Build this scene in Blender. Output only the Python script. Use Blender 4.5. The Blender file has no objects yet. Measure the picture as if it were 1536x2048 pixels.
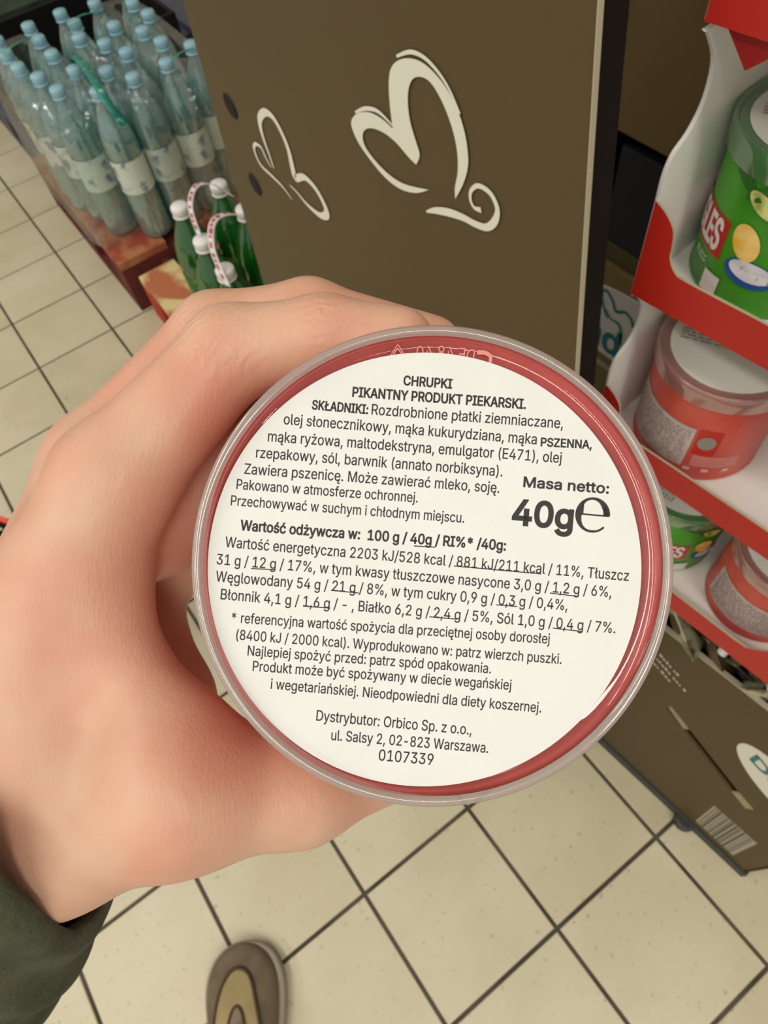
import bpy, math, random
import numpy as np
from mathutils import Matrix, Vector
random.seed(5)
PI = math.pi
SC = bpy.context.scene
COL = SC.collection

# ------------------------------------------------------------------ camera
CAM_POS = Vector((0.49484, -0.31108, 1.16375))
RX = Vector((0.80494204, -0.58546214, -0.09644896))     # camera right
RD = Vector((-0.5443938, -0.6640449, -0.51252294))      # camera down
RF = Vector((0.23601634, 0.46505747, -0.85323961))      # view direction
cd = bpy.data.cameras.new('camera')
cam = bpy.data.objects.new('camera', cd)
COL.objects.link(cam)
SC.camera = cam
cam.matrix_world = Matrix(((RX.x, -RD.x, -RF.x, CAM_POS.x), (RX.y, -RD.y, -RF.y, CAM_POS.y), (RX.z, -RD.z, -RF.z, CAM_POS.z), (0, 0, 0, 1)))
cd.sensor_fit = 'VERTICAL'
cd.sensor_height = 36
cd.lens = 36 * 1360 / 2048
cd.clip_start = 0.01
cd.clip_end = 60
cd.dof.use_dof = True
cd.dof.focus_distance = 0.112
cd.dof.aperture_fstop = 48

# ------------------------------------------------------------------ light
w = bpy.data.worlds.new('shop_light')
SC.world = w
w.use_nodes = True
w.node_tree.nodes['Background'].inputs[0].default_value = (1.0, 0.955, 0.885, 1)
w.node_tree.nodes['Background'].inputs[1].default_value = 0.46
SC.view_settings.view_transform = 'Standard'
SC.view_settings.look = 'None'
SC.view_settings.exposure = 0.0
SC.view_settings.gamma = 1.0
SC.view_settings.use_curve_mapping = False

def tube_light(x, y, length, width, power, rot=0.0, z=2.9, col=(1.0, 0.95, 0.87)):
    l = bpy.data.lights.new('ceiling_tube', 'AREA')
    l.shape = 'RECTANGLE'; l.size = width; l.size_y = length; l.energy = power; l.color = col
    o = bpy.data.objects.new('ceiling_tube', l)
    o.location = (x, y, z); o.rotation_euler = (0, 0, rot)
    COL.objects.link(o)
    return o
tube_light(-0.9, -0.2, 3.4, 0.22, 38)
tube_light(-0.9, 3.6, 3.0, 0.22, 34)
tube_light(0.25, -2.4, 2.4, 0.3, 34)
tube_light(-2.6, 0.6, 3.4, 0.22, 40)

# ------------------------------------------------------------------ helpers
def lin(c):
    return tuple(((v / 255) / 12.92 if v / 255 <= 0.04045 else (((v / 255) + 0.055) / 1.055) ** 2.4) for v in c) + (1,)

MATS = {}
def mat(name, rgb, rough=0.5, metal=0.0, alpha=1.0, rgb2=None, nscale=20, bump=0.0, bscale=200, sss=0.0, lo=0.4, hi=0.6, trans=0.0, coat=0.0, spec=0.5, detail=4):
    if name in MATS: return MATS[name]
    m = bpy.data.materials.new(name); m.use_nodes = True
    nt = m.node_tree; b = nt.nodes['Principled BSDF']
    b.inputs['Base Color'].default_value = lin(rgb)
    b.inputs['Roughness'].default_value = rough
    b.inputs['Metallic'].default_value = metal
    b.inputs['Alpha'].default_value = alpha
    b.inputs['Transmission Weight'].default_value = trans
    b.inputs['Coat Weight'].default_value = coat
    b.inputs['Specular IOR Level'].default_value = spec
    if sss:
        b.inputs['Subsurface Weight'].default_value = sss
        b.inputs['Subsurface Radius'].default_value = (1.0, 0.35, 0.2)
        b.inputs['Subsurface Scale'].default_value = 0.004
    tc = nt.nodes.new('ShaderNodeTexCoord')
    if rgb2 is not None:
        n = nt.nodes.new('ShaderNodeTexNoise'); n.inputs['Scale'].default_value = nscale; n.inputs['Detail'].default_value = detail
        nt.links.new(tc.outputs['Object'], n.inputs['Vector'])
        r = nt.nodes.new('ShaderNodeValToRGB')
        r.color_ramp.elements[0].position = lo; r.color_ramp.elements[0].color = lin(rgb)
        r.color_ramp.elements[1].position = hi; r.color_ramp.elements[1].color = lin(rgb2)
        nt.links.new(n.outputs['Fac'], r.inputs['Fac']); nt.links.new(r.outputs['Color'], b.inputs['Base Color'])
    if bump:
        n2 = nt.nodes.new('ShaderNodeTexNoise'); n2.inputs['Scale'].default_value = bscale; n2.inputs['Detail'].default_value = 5
        nt.links.new(tc.outputs['Object'], n2.inputs['Vector'])
        bp = nt.nodes.new('ShaderNodeBump'); bp.inputs['Strength'].default_value = bump; bp.inputs['Distance'].default_value = 0.002
        nt.links.new(n2.outputs['Fac'], bp.inputs['Height']); nt.links.new(bp.outputs['Normal'], b.inputs['Normal'])
    MATS[name] = m
    return m

def clear_mat(name, tint, gloss=0.08, rough=0.05, body=None, body_amt=0.0, bump=0.0, bscale=30, edge=0.6):
    """thin clear plastic: tinted transparency, a milky share, fresnel gloss"""
    if name in MATS: return MATS[name]
    m = bpy.data.materials.new(name); m.use_nodes = True
    nt = m.node_tree
    for n in list(nt.nodes): nt.nodes.remove(n)
    out = nt.nodes.new('ShaderNodeOutputMaterial')
    tr = nt.nodes.new('ShaderNodeBsdfTransparent'); tr.inputs[0].default_value = lin(tint)
    last = tr.outputs[0]
    if body is not None:
        df = nt.nodes.new('ShaderNodeBsdfDiffuse'); df.inputs[0].default_value = lin(body)
        tl = nt.nodes.new('ShaderNodeBsdfTranslucent'); tl.inputs[0].default_value = lin(body)
        mm = nt.nodes.new('ShaderNodeMixShader'); mm.inputs[0].default_value = 0.4
        nt.links.new(df.outputs[0], mm.inputs[1]); nt.links.new(tl.outputs[0], mm.inputs[2])
        mx = nt.nodes.new('ShaderNodeMixShader'); mx.inputs[0].default_value = body_amt
        nt.links.new(last, mx.inputs[1]); nt.links.new(mm.outputs[0], mx.inputs[2]); last = mx.outputs[0]
    gl = nt.nodes.new('ShaderNodeBsdfGlossy'); gl.inputs['Roughness'].default_value = rough
    lw = nt.nodes.new('ShaderNodeLayerWeight'); lw.inputs[0].default_value = 0.35
    mp = nt.nodes.new('ShaderNodeMapRange'); mp.inputs['To Min'].default_value = gloss; mp.inputs['To Max'].default_value = edge
    nt.links.new(lw.outputs['Facing'], mp.inputs['Value'])
    mx = nt.nodes.new('ShaderNodeMixShader'); nt.links.new(mp.outputs[0], mx.inputs[0])
    nt.links.new(last, mx.inputs[1]); nt.links.new(gl.outputs[0], mx.inputs[2])
    if bump:
        tc = nt.nodes.new('ShaderNodeTexCoord'); n2 = nt.nodes.new('ShaderNodeTexNoise'); n2.inputs['Scale'].default_value = bscale
        nt.links.new(tc.outputs['Object'], n2.inputs['Vector'])
        bp = nt.nodes.new('ShaderNodeBump'); bp.inputs['Strength'].default_value = bump; bp.inputs['Distance'].default_value = 0.01
        nt.links.new(n2.outputs['Fac'], bp.inputs['Height']); nt.links.new(bp.outputs['Normal'], gl.inputs['Normal']); nt.links.new(bp.outputs['Normal'], lw.inputs['Normal'])
    nt.links.new(mx.outputs[0], out.inputs[0])
    MATS[name] = m
    return m

def link(name, me, m, parent=None, smooth=False, label=None):
    if m is not None:
        me.materials.clear(); me.materials.append(m)
    if smooth: me.polygons.foreach_set('use_smooth', [True] * len(me.polygons))
    o = bpy.data.objects.new(name, me); COL.objects.link(o)
    if parent is not None: o.parent = parent
    if label: o['label'] = label
    return o

def mesh(name, v, f, m, parent=None, smooth=False, label=None):
    me = bpy.data.meshes.new(name); me.from_pydata([tuple(p) for p in v], [], [tuple(q) for q in f]); me.update()
    return link(name, me, m, parent, smooth, label)

def tag(o, label, cat, group=None):
    o['label'] = label; o['category'] = cat
    if group: o['group'] = group
    return o

def empty(name, loc, label, cat, group=None, rz=0.0):
    o = bpy.data.objects.new(name, None); COL.objects.link(o); o.empty_display_size = 0.02
    o.location = loc; o.rotation_euler = (0, 0, rz)
    return tag(o, label, cat, group)

def copy_tree(o, parent=None):
    c = o.copy(); COL.objects.link(c); c.parent = parent
    for ch in list(o.children): copy_tree(ch, c)
    return c

class MB:
    def __init__(s): s.v = []; s.f = []
    def add(s, v, f):
        n = len(s.v); s.v += [tuple(p) for p in v]; s.f += [tuple(i + n for i in q) for q in f]; return s
    def box(s, a, b, rz=0.0):
        x0, y0, z0 = a; x1, y1, z1 = b
        v = [(x0, y0, z0), (x1, y0, z0), (x1, y1, z0), (x0, y1, z0), (x0, y0, z1), (x1, y0, z1), (x1, y1, z1), (x0, y1, z1)]
        return s.add(v, [(0, 3, 2, 1), (4, 5, 6, 7), (0, 1, 5, 4), (1, 2, 6, 5), (2, 3, 7, 6), (3, 0, 4, 7)])
    def lathe(s, prof, n=32, c=(0, 0)):
        v = []; f = []
        for r, z in prof:
            for k in range(n):
                a = 2 * PI * k / n; v.append((c[0] + r * math.cos(a), c[1] + r * math.sin(a), z))
        for i in range(len(prof) - 1):
            for k in range(n):
                k2 = (k + 1) % n; f.append((i * n + k, i * n + k2, (i + 1) * n + k2, (i + 1) * n + k))
        if prof[0][0] > 1e-6: f.append(tuple(range(n))[::-1])
        if prof[-1][0] > 1e-6: f.append(tuple((len(prof) - 1) * n + k for k in range(n)))
        return s.add(v, f)
    def lathe_open(s, prof, n=32):
        v = []; f = []
        for r, z in prof:
            for k in range(n):
                a = 2 * PI * k / n; v.append((r * math.cos(a), r * math.sin(a), z))
        for i in range(len(prof) - 1):
            for k in range(n):
                k2 = (k + 1) % n; f.append((i * n + k, i * n + k2, (i + 1) * n + k2, (i + 1) * n + k))
        return s.add(v, f)
    def tube(s, pts, r, n=8):
        pts = [Vector(p) for p in pts]; rs = r if isinstance(r, (list, tuple)) else [r] * len(pts)
        v = []; f = []; up = Vector((0, 0, 1))
        for i, p in enumerate(pts):
            t = (pts[min(i + 1, len(pts) - 1)] - pts[max(i - 1, 0)]).normalized()
            a = t.cross(up); a = a.normalized() if a.length > 1e-4 else Vector((1, 0, 0)); b = t.cross(a)
            for k in range(n):
                an = 2 * PI * k / n; v.append(p + rs[i] * (math.cos(an) * a + math.sin(an) * b))
        for i in range(len(pts) - 1):
            for k in range(n):
                k2 = (k + 1) % n; f.append((i * n + k, i * n + k2, (i + 1) * n + k2, (i + 1) * n + k))
        f.append(tuple(range(n))[::-1]); f.append(tuple((len(pts) - 1) * n + k for k in range(n)))
        return s.add(v, f)
    def slab(s, poly, fn, t):
        """closed outline poly (2d) mapped by fn(a,b,h) to 3d, thickness t"""
        n = len(poly)
        v = [fn(a, b, 0) for a, b in poly] + [fn(a, b, t) for a, b in poly]
        f = [tuple(range(n))[::-1], tuple(range(n, 2 * n))]
        for i in range(n):
            j = (i + 1) % n; f.append((i, j, n + j, n + i))
        return s.add(v, f)
    def build(s, name, m, parent=None, smooth=False, label=None, bevel=0.0, seg=2):
        o = mesh(name, s.v, s.f, m, parent, smooth, label)
        if bevel:
            b = o.modifiers.new('bevel', 'BEVEL'); b.width = bevel; b.segments = seg; b.limit_method = 'ANGLE'
        return o

def smooth_path(pts, sub=6, closed=False):
    """Catmull-Rom through tuples of any length"""
    n = len(pts); out = []
    rng = n if closed else n - 1
    for i in range(rng):
        g = lambda k: pts[k % n] if closed else pts[min(max(k, 0), n - 1)]
        p0, p1, p2, p3 = g(i - 1), g(i), g(i + 1), g(i + 2)
        for s_ in range(sub):
            t = s_ / sub
            out.append(tuple(0.5 * (2 * b + (c - a) * t + (2 * a - 5 * b + 4 * c - d) * t * t + (-a + 3 * b - 3 * c + d) * t ** 3) for a, b, c, d in zip(p0, p1, p2, p3)))
    if not closed: out.append(tuple(pts[-1]))
    return out

def stroke(pts, sub=6):
    """variable width ribbon: pts (a,b,w) -> outline verts and quads in 2d"""
    p = smooth_path(pts, sub); v = []; f = []
    for i in range(len(p)):
        a = p[max(i - 1, 0)]; b = p[min(i + 1, len(p) - 1)]
        d = Vector((b[0] - a[0], b[1] - a[1])); d = d.normalized() if d.length else Vector((1, 0))
        nx, ny = -d.y, d.x; h = max(p[i][2], 1e-5) / 2
        v += [(p[i][0] + nx * h, p[i][1] + ny * h), (p[i][0] - nx * h, p[i][1] - ny * h)]
    for i in range(len(p) - 1): f.append((2 * i, 2 * i + 1, 2 * i + 3, 2 * i + 2))
    return v, f

import os
def plain_font():
    """the sans serif that ships inside Blender itself; the built-in face if it is missing"""
    for kind in ('LOCAL', 'SYSTEM'):
        try:
            p = os.path.join(bpy.utils.resource_path(kind), 'datafiles', 'fonts', 'Inter.woff2')
            if os.path.isfile(p): return bpy.data.fonts.load(p)
        except Exception: pass
    return None
FONT = plain_font()
from mathutils.geometry import interpolate_bezier, delaunay_2d_cdt
GLYPHS = {}
def area2(p): return sum(p[k - 1][0] * p[k][1] - p[k][0] * p[k - 1][1] for k in range(len(p))) / 2
def inside(q, p):
    c = False
    for k in range(len(p)):
        (x0, y0), (x1, y1) = p[k - 1], p[k]
        if (y0 > q[1]) != (y1 > q[1]) and q[0] < (x1 - x0) * (q[1] - y0) / (y1 - y0) + x0: c = not c
    return c
def outlines(s):
    c = bpy.data.curves.new('txt', 'FONT'); c.body = s; c.size = 1.0
    if FONT is not None: c.font = FONT
    o = bpy.data.objects.new('txt', c); COL.objects.link(o); bpy.context.view_layer.update()
    dg = bpy.context.evaluated_depsgraph_get(); cu = o.evaluated_get(dg).to_curve(dg); res = []
    for sp in cu.splines:
        pts = []
        if sp.type == 'BEZIER':
            b = sp.bezier_points; n = len(b)
            for k in range(n):
                a, d = b[k], b[(k + 1) % n]
                straight = (a.handle_right - a.co).length < 1e-5 and (d.handle_left - d.co).length < 1e-5
                q = [a.co.copy()] if straight else interpolate_bezier(a.co, a.handle_right, d.handle_left, d.co, 5)[:-1]
                pts += [(p.x, p.y) for p in q]
        else: pts = [(p.co.x, p.co.y) for p in sp.points]
        cl = []
        for p in pts:
            if not cl or math.hypot(p[0] - cl[-1][0], p[1] - cl[-1][1]) > 1e-4: cl.append(p)
        if len(cl) > 2 and math.hypot(cl[0][0] - cl[-1][0], cl[0][1] - cl[-1][1]) < 1e-4: cl.pop()
        if len(cl) > 2 and abs(area2(cl)) > 1e-7: res.append(cl)
    o.evaluated_get(dg).to_curve_clear(); bpy.data.objects.remove(o); bpy.data.curves.remove(c)
    return res
CAPH = max(p[1] for q in outlines('H') for p in q)
def text_geo(s, cap, width=None, bold=0.0):
    """text as flat 2d geometry, baseline at 0, left at 0; cap = capital height, bold = outline growth in em"""
    cs = outlines(s); sgn = 1 if area2(max(cs, key=lambda p: abs(area2(p)))) > 0 else -1
    x0 = min(p[0] for q in cs for p in q); x1 = max(p[0] for q in cs for p in q)
    sy = cap / CAPH; sx = sy if width is None else width / (x1 - x0)
    cs = [[((a - x0) * sx, b * sy) for a, b in q] for q in cs]
    if bold:
        d = bold * sy; out = []
        for q in cs:
            r = []; n = len(q)
            for k in range(n):
                (ax, ay), (bx, by), (cx, cy) = q[k - 1], q[k], q[(k + 1) % n]
                e1 = Vector((bx - ax, by - ay)).normalized(); e2 = Vector((cx - bx, cy - by)).normalized()
                n1 = Vector((e1.y, -e1.x)) * sgn; n2 = Vector((e2.y, -e2.x)) * sgn; m_ = n1 + n2
                if m_.length < 0.2: m_ = n1.copy()
                m_.normalize(); g = d / max(m_.dot(n1), 0.6); r.append((bx + m_.x * g, by + m_.y * g))
            out.append(r)
        cs = out
    outer = [q for q in cs if area2(q) * sgn > 0]; holes = [q for q in cs if area2(q) * sgn <= 0]
    v = []; f = []
    for q in outer:
        hs = [h for h in holes if inside(h[0], q)]
        loops = [q] + hs; k0 = 1.0 / max(cap, 1e-6)
        pts = [Vector((a * k0, b * k0)) for l in loops for a, b in l]; ed = []; n0 = 0
        for l in loops:
            ed += [(n0 + i, n0 + (i + 1) % len(l)) for i in range(len(l))]; n0 += len(l)
        pv, _, pf, _, _, _ = delaunay_2d_cdt(pts, ed, [], 0, 1e-6)
        P = np.array([(p.x, p.y) for p in pv]); T = np.array([t for t in pf if len(t) == 3])
        if len(T) == 0: continue
        cen = P[T].mean(1); wn = np.zeros(len(T))
        for l in loops:                      # non-zero winding test at each triangle's centre
            L0 = np.array(l) * k0; L1 = np.roll(L0, -1, 0)
            y = cen[:, 1][:, None]; x = cen[:, 0][:, None]
            up = (L0[:, 1] <= y) & (L1[:, 1] > y); dn = (L0[:, 1] > y) & (L1[:, 1] <= y)
            side = (L1[:, 0] - L0[:, 0]) * (y - L0[:, 1]) - (x - L0[:, 0]) * (L1[:, 1] - L0[:, 1])
            wn += (up & (side > 0)).sum(1) - (dn & (side < 0)).sum(1)
        k = len(v); v += [(a / k0, b / k0) for a, b in P.tolist()]; f += [tuple(int(i) + k for i in t) for t in T[wn != 0]]
    return v, f
def marks(w_, h_, seed=1):
    """a row of tiny illegible print marks"""
    r = random.Random(seed); v = []; f = []; x = 0
    while x < w_:
        d = r.uniform(0.35, 0.8) * h_; k = len(v); hh = h_ * r.choice((0.7, 1.0, 0.8))
        v += [(x, 0), (x + d, 0), (x + d, hh), (x, hh)]; f.append((k, k + 1, k + 2, k + 3)); x += d + h_ * r.choice((0.2, 0.25, 0.6))
    return v, f

# ------------------------------------------------------------------ materials
grout = mat('grout', (62, 56, 46), 0.9, rgb2=(84, 78, 64), nscale=14)
tile_m = []
for i, (a, b) in enumerate([((200, 190, 160), (190, 180, 148)), ((196, 187, 156), (204, 195, 166)), ((193, 183, 150), (199, 190, 160))]):
    tile_m.append(mat('beige_stoneware_%d' % i, a, 0.33, rgb2=b, nscale=6, bump=0.25, bscale=25, spec=0.5))
# fine grey specks on the tiles
for m in tile_m:
    nt = m.node_tree; b = nt.nodes['Principled BSDF']; ramp = [n for n in nt.nodes if n.type == 'VALTORGB'][0]
    tc = [n for n in nt.nodes if n.type == 'TEX_COORD'][0]
    oi = nt.nodes.new('ShaderNodeObjectInfo'); va = nt.nodes.new('ShaderNodeVectorMath'); va.operation = 'ADD'
    nt.links.new(tc.outputs['Object'], va.inputs[0]); nt.links.new(oi.outputs['Location'], va.inputs[1])
    sp = nt.nodes.new('ShaderNodeTexNoise'); sp.inputs['Scale'].default_value = 95; sp.inputs['Detail'].default_value = 2
    nt.links.new(va.outputs[0], sp.inputs['Vector'])
    r2 = nt.nodes.new('ShaderNodeValToRGB'); r2.color_ramp.elements[0].position = 0.645; r2.color_ramp.elements[1].position = 0.78
    r2.color_ramp.elements[0].color = (0, 0, 0, 1); r2.color_ramp.elements[1].color = (0.6, 0.6, 0.6, 1)
    nt.links.new(sp.outputs['Fac'], r2.inputs['Fac'])
    mx = nt.nodes.new('ShaderNodeMix'); mx.data_type = 'RGBA'; mx.inputs['B'].default_value = lin((120, 112, 88))
    nt.links.new(r2.outputs['Color'], mx.inputs['Factor']); nt.links.new(ramp.outputs['Color'], mx.inputs['A'])
    nt.links.new(mx.outputs['Result'], b.inputs['Base Color'])
    for n in nt.nodes:
        if n.type == 'TEX_NOISE' and n != sp:
            for l in list(n.inputs['Vector'].links): nt.links.remove(l)
            nt.links.new(va.outputs[0], n.inputs['Vector'])
brown_card = mat('brown_printed_card', (86, 69, 38), 0.6, rgb2=(82, 65, 34), nscale=3, bump=0.05, bscale=60)
brown_card2 = mat('brown_printed_board', (140, 116, 72), 0.55, rgb2=(134, 110, 67), nscale=5)
card_edge = mat('cut_card_edge', (176, 166, 138), 0.8)
dark_card = mat('dark_card_shade', (24, 18, 12), 0.9, spec=0.2)  # dark card, also used where shade is put into the colour
cream = mat('cream_print', (226, 224, 205), 0.5)
white_card = mat('white_card', (234, 231, 224), 0.6, rgb2=(228, 224, 216), nscale=8)
red_card = mat('red_card', (188, 34, 22), 0.45, rgb2=(180, 30, 20), nscale=6)
red_dark = mat('red_card_fold', (150, 12, 8), 0.5)
kraft = mat('kraft_board', (196, 172, 118), 0.85, rgb2=(206, 184, 132), nscale=12)
black_p = mat('black_plastic', (16, 16, 17), 0.6, spec=0.25)
navy = mat('navy_card', (26, 28, 42), 0.6)
olive = mat('olive_card', (92, 82, 46), 0.7)
teal = mat('teal_print', (30, 120, 130), 0.5)
dark_print = mat('black_print', (28, 26, 26), 0.6)
white_print = mat('white_print', (222, 220, 212), 0.5)

# ------------------------------------------------------------------ floor
TS = 0.2; G = 0.0028
fl = MB().box((-1.6, -1.6, -0.03), (1.8, 4.2, -0.0035)).build('floor', grout)
fl['kind'] = 'structure'
wall_m = mat('shop_wall_paint', (206, 200, 184), 0.8, rgb2=(198, 192, 176), nscale=2)
for nm, a, b in (('wall_right', (1.80, -1.6, -0.03), (1.86, 4.2, 3.0)), ('wall_back', (-1.6, 4.2, -0.03), (1.86, 4.26, 3.0))):
    MB().box(a, b).build(nm, wall_m)['kind'] = 'structure'
for nm, a, b in (('baseboard_right', (1.785, -1.6, 0.0), (1.80, 4.185, 0.09)), ('baseboard_back', (-1.6, 4.185, 0.0), (1.80, 4.20, 0.09))):
    MB().box(a, b).build(nm, mat('grey_baseboard', (96, 92, 84), 0.6))['kind'] = 'structure'
def tile_mesh(m):
    h = TS / 2 - G; b = 0.0012
    v = []
    for hh, z in ((h, -0.006), (h, -b), (h - b, 0.0)):
        v += [(-hh, -hh, z), (hh, -hh, z), (hh, hh, z), (-hh, hh, z)]
    f = [(8, 9, 10, 11)]
    for r in (0, 4):
        for k in range(4): f.append((r + k, r + (k + 1) % 4, r + 4 + (k + 1) % 4, r + 4 + k))
    me = bpy.data.meshes.new('tile'); me.from_pydata(v, [], f); me.materials.append(m); return me
tms = [tile_mesh(m) for m in tile_m]
for i in range(-5, 7):
    for j in range(-5, 17):
        if i > 4 and j < 8: continue
        o = bpy.data.objects.new('tile', random.choice(tms)); COL.objects.link(o); o.parent = fl
        o.location = ((i + 0.5) * TS, (j + 0.5) * TS, random.uniform(-0.0004, 0.0))

# ------------------------------------------------------------------ brown promotional display panel
PANEL_X = 0.70
pan = empty('cardboard_display', (PANEL_X, 0.06, 0), 'tall brown cardboard display panel printed with two cream hearts', 'display')
def ploc(y, z, h=0.0): return (h, y - 0.06, z)
outline = [(-0.172, 0.002), (0.285, 0.002), (0.277, 0.676), (0.262, 0.943), (0.250, 1.36), (-0.092, 1.36), (-0.133, 1.05), (-0.1545, 0.891), (-0.166, 0.80)]
MB().slab(outline, lambda a, b, h: ploc(a, b, h), 0.0022).build('front_board', brown_card, pan)
# pale cut edge along the right side
edge = [(-0.092, 1.36), (-0.133, 1.05), (-0.1545, 0.891), (-0.166, 0.80), (-0.172, 0.002)]
mb = MB()
for (a, b), (c, d) in zip(edge[:-1], edge[1:]):
    mb.add([ploc(a, b, -0.0003), ploc(c, d, -0.0003), ploc(c, d, 0.0024), ploc(a, b, 0.0024), ploc(a - 0.0006, b, -0.0003), ploc(c - 0.0006, d, -0.0003), ploc(c - 0.0006, d, 0.0024), ploc(a - 0.0006, b, 0.0024)],
           [(0, 1, 5, 4), (4, 5, 6, 7), (3, 2, 6, 7), (0, 3, 7, 4)])
mb.build('cut_edge', card_edge, pan, label='pale raw edge of the brown board')
# shade-coloured return flap behind the right edge, and back flap on the left
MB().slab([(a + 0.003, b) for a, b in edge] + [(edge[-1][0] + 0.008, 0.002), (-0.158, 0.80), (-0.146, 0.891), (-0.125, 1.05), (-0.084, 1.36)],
          lambda a, b, h: ploc(a, b, 0.0024 + h), 0.0165).build('side_flap', dark_card, pan)  # near-black colour stands in for shade at the panel edge
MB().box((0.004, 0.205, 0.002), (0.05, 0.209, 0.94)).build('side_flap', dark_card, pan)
HEART = [(-0.0344, 0.9335), (-0.0222, 0.9256), (-0.0068, 0.9205), (0.0088, 0.9206), (0.0239, 0.9255), (0.0349, 0.9316), (0.0398, 0.9391), (0.037, 0.9448), (0.0297, 0.9504), (0.0181, 0.9552), (0.0067, 0.9564), (-0.004, 0.955), (-0.0032, 0.9646), (-0.0036, 0.9766), (-0.0067, 0.9862), (-0.0141, 0.9927), (-0.024, 0.9968), (-0.0333, 0.9981), (-0.042, 0.9968), (-0.0506, 0.9934), (-0.0577, 0.9881), (-0.0634, 0.9804), (-0.0667, 0.9713), (-0.0673, 0.9617), (-0.0636, 0.9506), (-0.0573, 0.9393), (-0.057, 0.9453), (-0.0593, 0.955), (-0.0593, 0.9642), (-0.0568, 0.973), (-0.0518, 0.9813), (-0.0453, 0.9879), (-0.0388, 0.9914), (-0.032, 0.9912), (-0.0255, 0.9881), (-0.0212, 0.982), (-0.0197, 0.9738), (-0.0208, 0.9653), (-0.0243, 0.9575), (-0.0275, 0.9504), (-0.0238, 0.9432), (-0.0169, 0.9446), (-0.0066, 0.9479), (0.0042, 0.9489), (0.0159, 0.947), (0.0244, 0.943), (0.0286, 0.9372), (0.0268, 0.9315), (0.0176, 0.9271), (0.0042, 0.9246), (-0.0093, 0.9254), (-0.0226, 0.9293)]
segs = []
for cut in ((0, 11), (11, 25), (25, 40), (40, 52)):      # keep the cusps sharp
    part = HEART[cut[0]:cut[1] + 1] if cut[1] < 52 else HEART[cut[0]:] + [HEART[0]]
    segs += smooth_path(part, 4)[:-1]
me_v = [ploc(a, b, -0.0009) for a, b in segs]
hm = bpy.data.meshes.new('printed_heart')
hm.from_pydata(me_v, [], [tuple(range(len(me_v)))]); hm.update()
import bmesh
bmh = bmesh.new(); bmh.from_mesh(hm); bmesh.ops.triangulate(bmh, faces=bmh.faces[:], ngon_method='EAR_CLIP')
STR = {'accent': [(-0.0127, 0.994, 0.0013), (-0.0243, 0.9997, 0.002), (-0.0349, 1.0008, 0.002), (-0.045, 0.9981, 0.0019), (-0.0535, 0.9931, 0.0016), (-0.0613, 0.985, 0.0011)], 'accent2': [(0.0333, 0.9493, 0.0014), (0.0217, 0.9559, 0.0023), (0.009, 0.9591, 0.0022), (-0.0038, 0.9567, 0.0012)],
'swirl': [(-0.0311, 0.9183, 0.0012), (-0.04, 0.9235, 0.0038), (-0.0522, 0.9285, 0.0048), (-0.0638, 0.9316, 0.0042), (-0.0733, 0.9329, 0.004), (-0.0825, 0.9357, 0.004), (-0.0884, 0.9423, 0.0044), (-0.09, 0.9497, 0.0034), (-0.0859, 0.955, 0.0030), (-0.08, 0.9563, 0.0028), (-0.0742, 0.9548, 0.0025), (-0.0698, 0.9498, 0.0022), (-0.0696, 0.9448, 0.002), (-0.0727, 0.942, 0.002), (-0.0779, 0.9433, 0.003)],
'left': [(0.1697, 0.8534, 0.0018), (0.172, 0.8633, 0.0028), (0.1749, 0.873, 0.0038), (0.1758, 0.8832, 0.005), (0.1719, 0.892, 0.006), (0.16, 0.9006, 0.0056), (0.1487, 0.9011, 0.0050), (0.1399, 0.8934, 0.0050), (0.135, 0.8824, 0.0055), (0.135, 0.8689, 0.0068), (0.1335, 0.862, 0.0062), (0.1182, 0.8696, 0.0050), (0.1042, 0.8678, 0.0048), (0.095, 0.8598, 0.0054), (0.0936, 0.8517, 0.0068), (0.1051, 0.8449, 0.0050), (0.1231, 0.8448, 0.0030), (0.1373, 0.8486, 0.0018), (0.147, 0.8497, 0.0010)],
'left2': [(0.1744, 0.8518, 0.001), (0.1807, 0.8579, 0.0024), (0.184, 0.8637, 0.0024), (0.1937, 0.8627, 0.003), (0.1997, 0.8553, 0.0032), (0.1948, 0.8451, 0.0028), (0.1784, 0.8433, 0.0028), (0.1623, 0.8416, 0.0022), (0.1488, 0.8365, 0.001)]}
bmh.to_mesh(hm); bmh.free()
ho = link('printed_heart', hm, cream, pan, label='large cream heart with a curled tail')
def strokes(keys, name, m, parent, label=None, h=-0.0009, sub=6):
    b = MB()
    for k in keys:
        v, f = stroke(STR[k], sub); b.add([ploc(p[0], p[1], h) for p in v], f)
    return b.build(name, m, parent, label=label)
strokes(['accent'], 'printed_accent', cream, ho); strokes(['accent2'], 'printed_accent', cream, ho)
strokes(['swirl'], 'printed_swirl', cream, ho)
strokes(['left', 'left2'], 'printed_heart', cream, pan, label='smaller cream outline heart at the left edge', h=-0.0008)
for y, z in ((0.2255, 0.880), (0.2195, 0.8155)):
    b = MB(); n = 20
    v = [ploc(y, z, -0.0012)] + [ploc(y + 0.0085 * math.cos(a) + 0.002 * math.sin(a), z + 0.0085 * math.sin(a), -0.0012) for a in [2 * PI * k / n for k in range(n)]]
    b.add(v, [(0, 1 + k, 1 + (k + 1) % n) for k in range(n)])
    b.add([ploc(y + 0.009 * math.cos(a) + 0.002 * math.sin(a), z + 0.009 * math.sin(a), -0.0004) for a in [2 * PI * k / n for k in range(n)]] + [p for p in v[1:]], [(k, (k + 1) % n, n + (k + 1) % n, n + k) for k in range(n)])
    b.build('fastener', black_p, pan)

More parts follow.
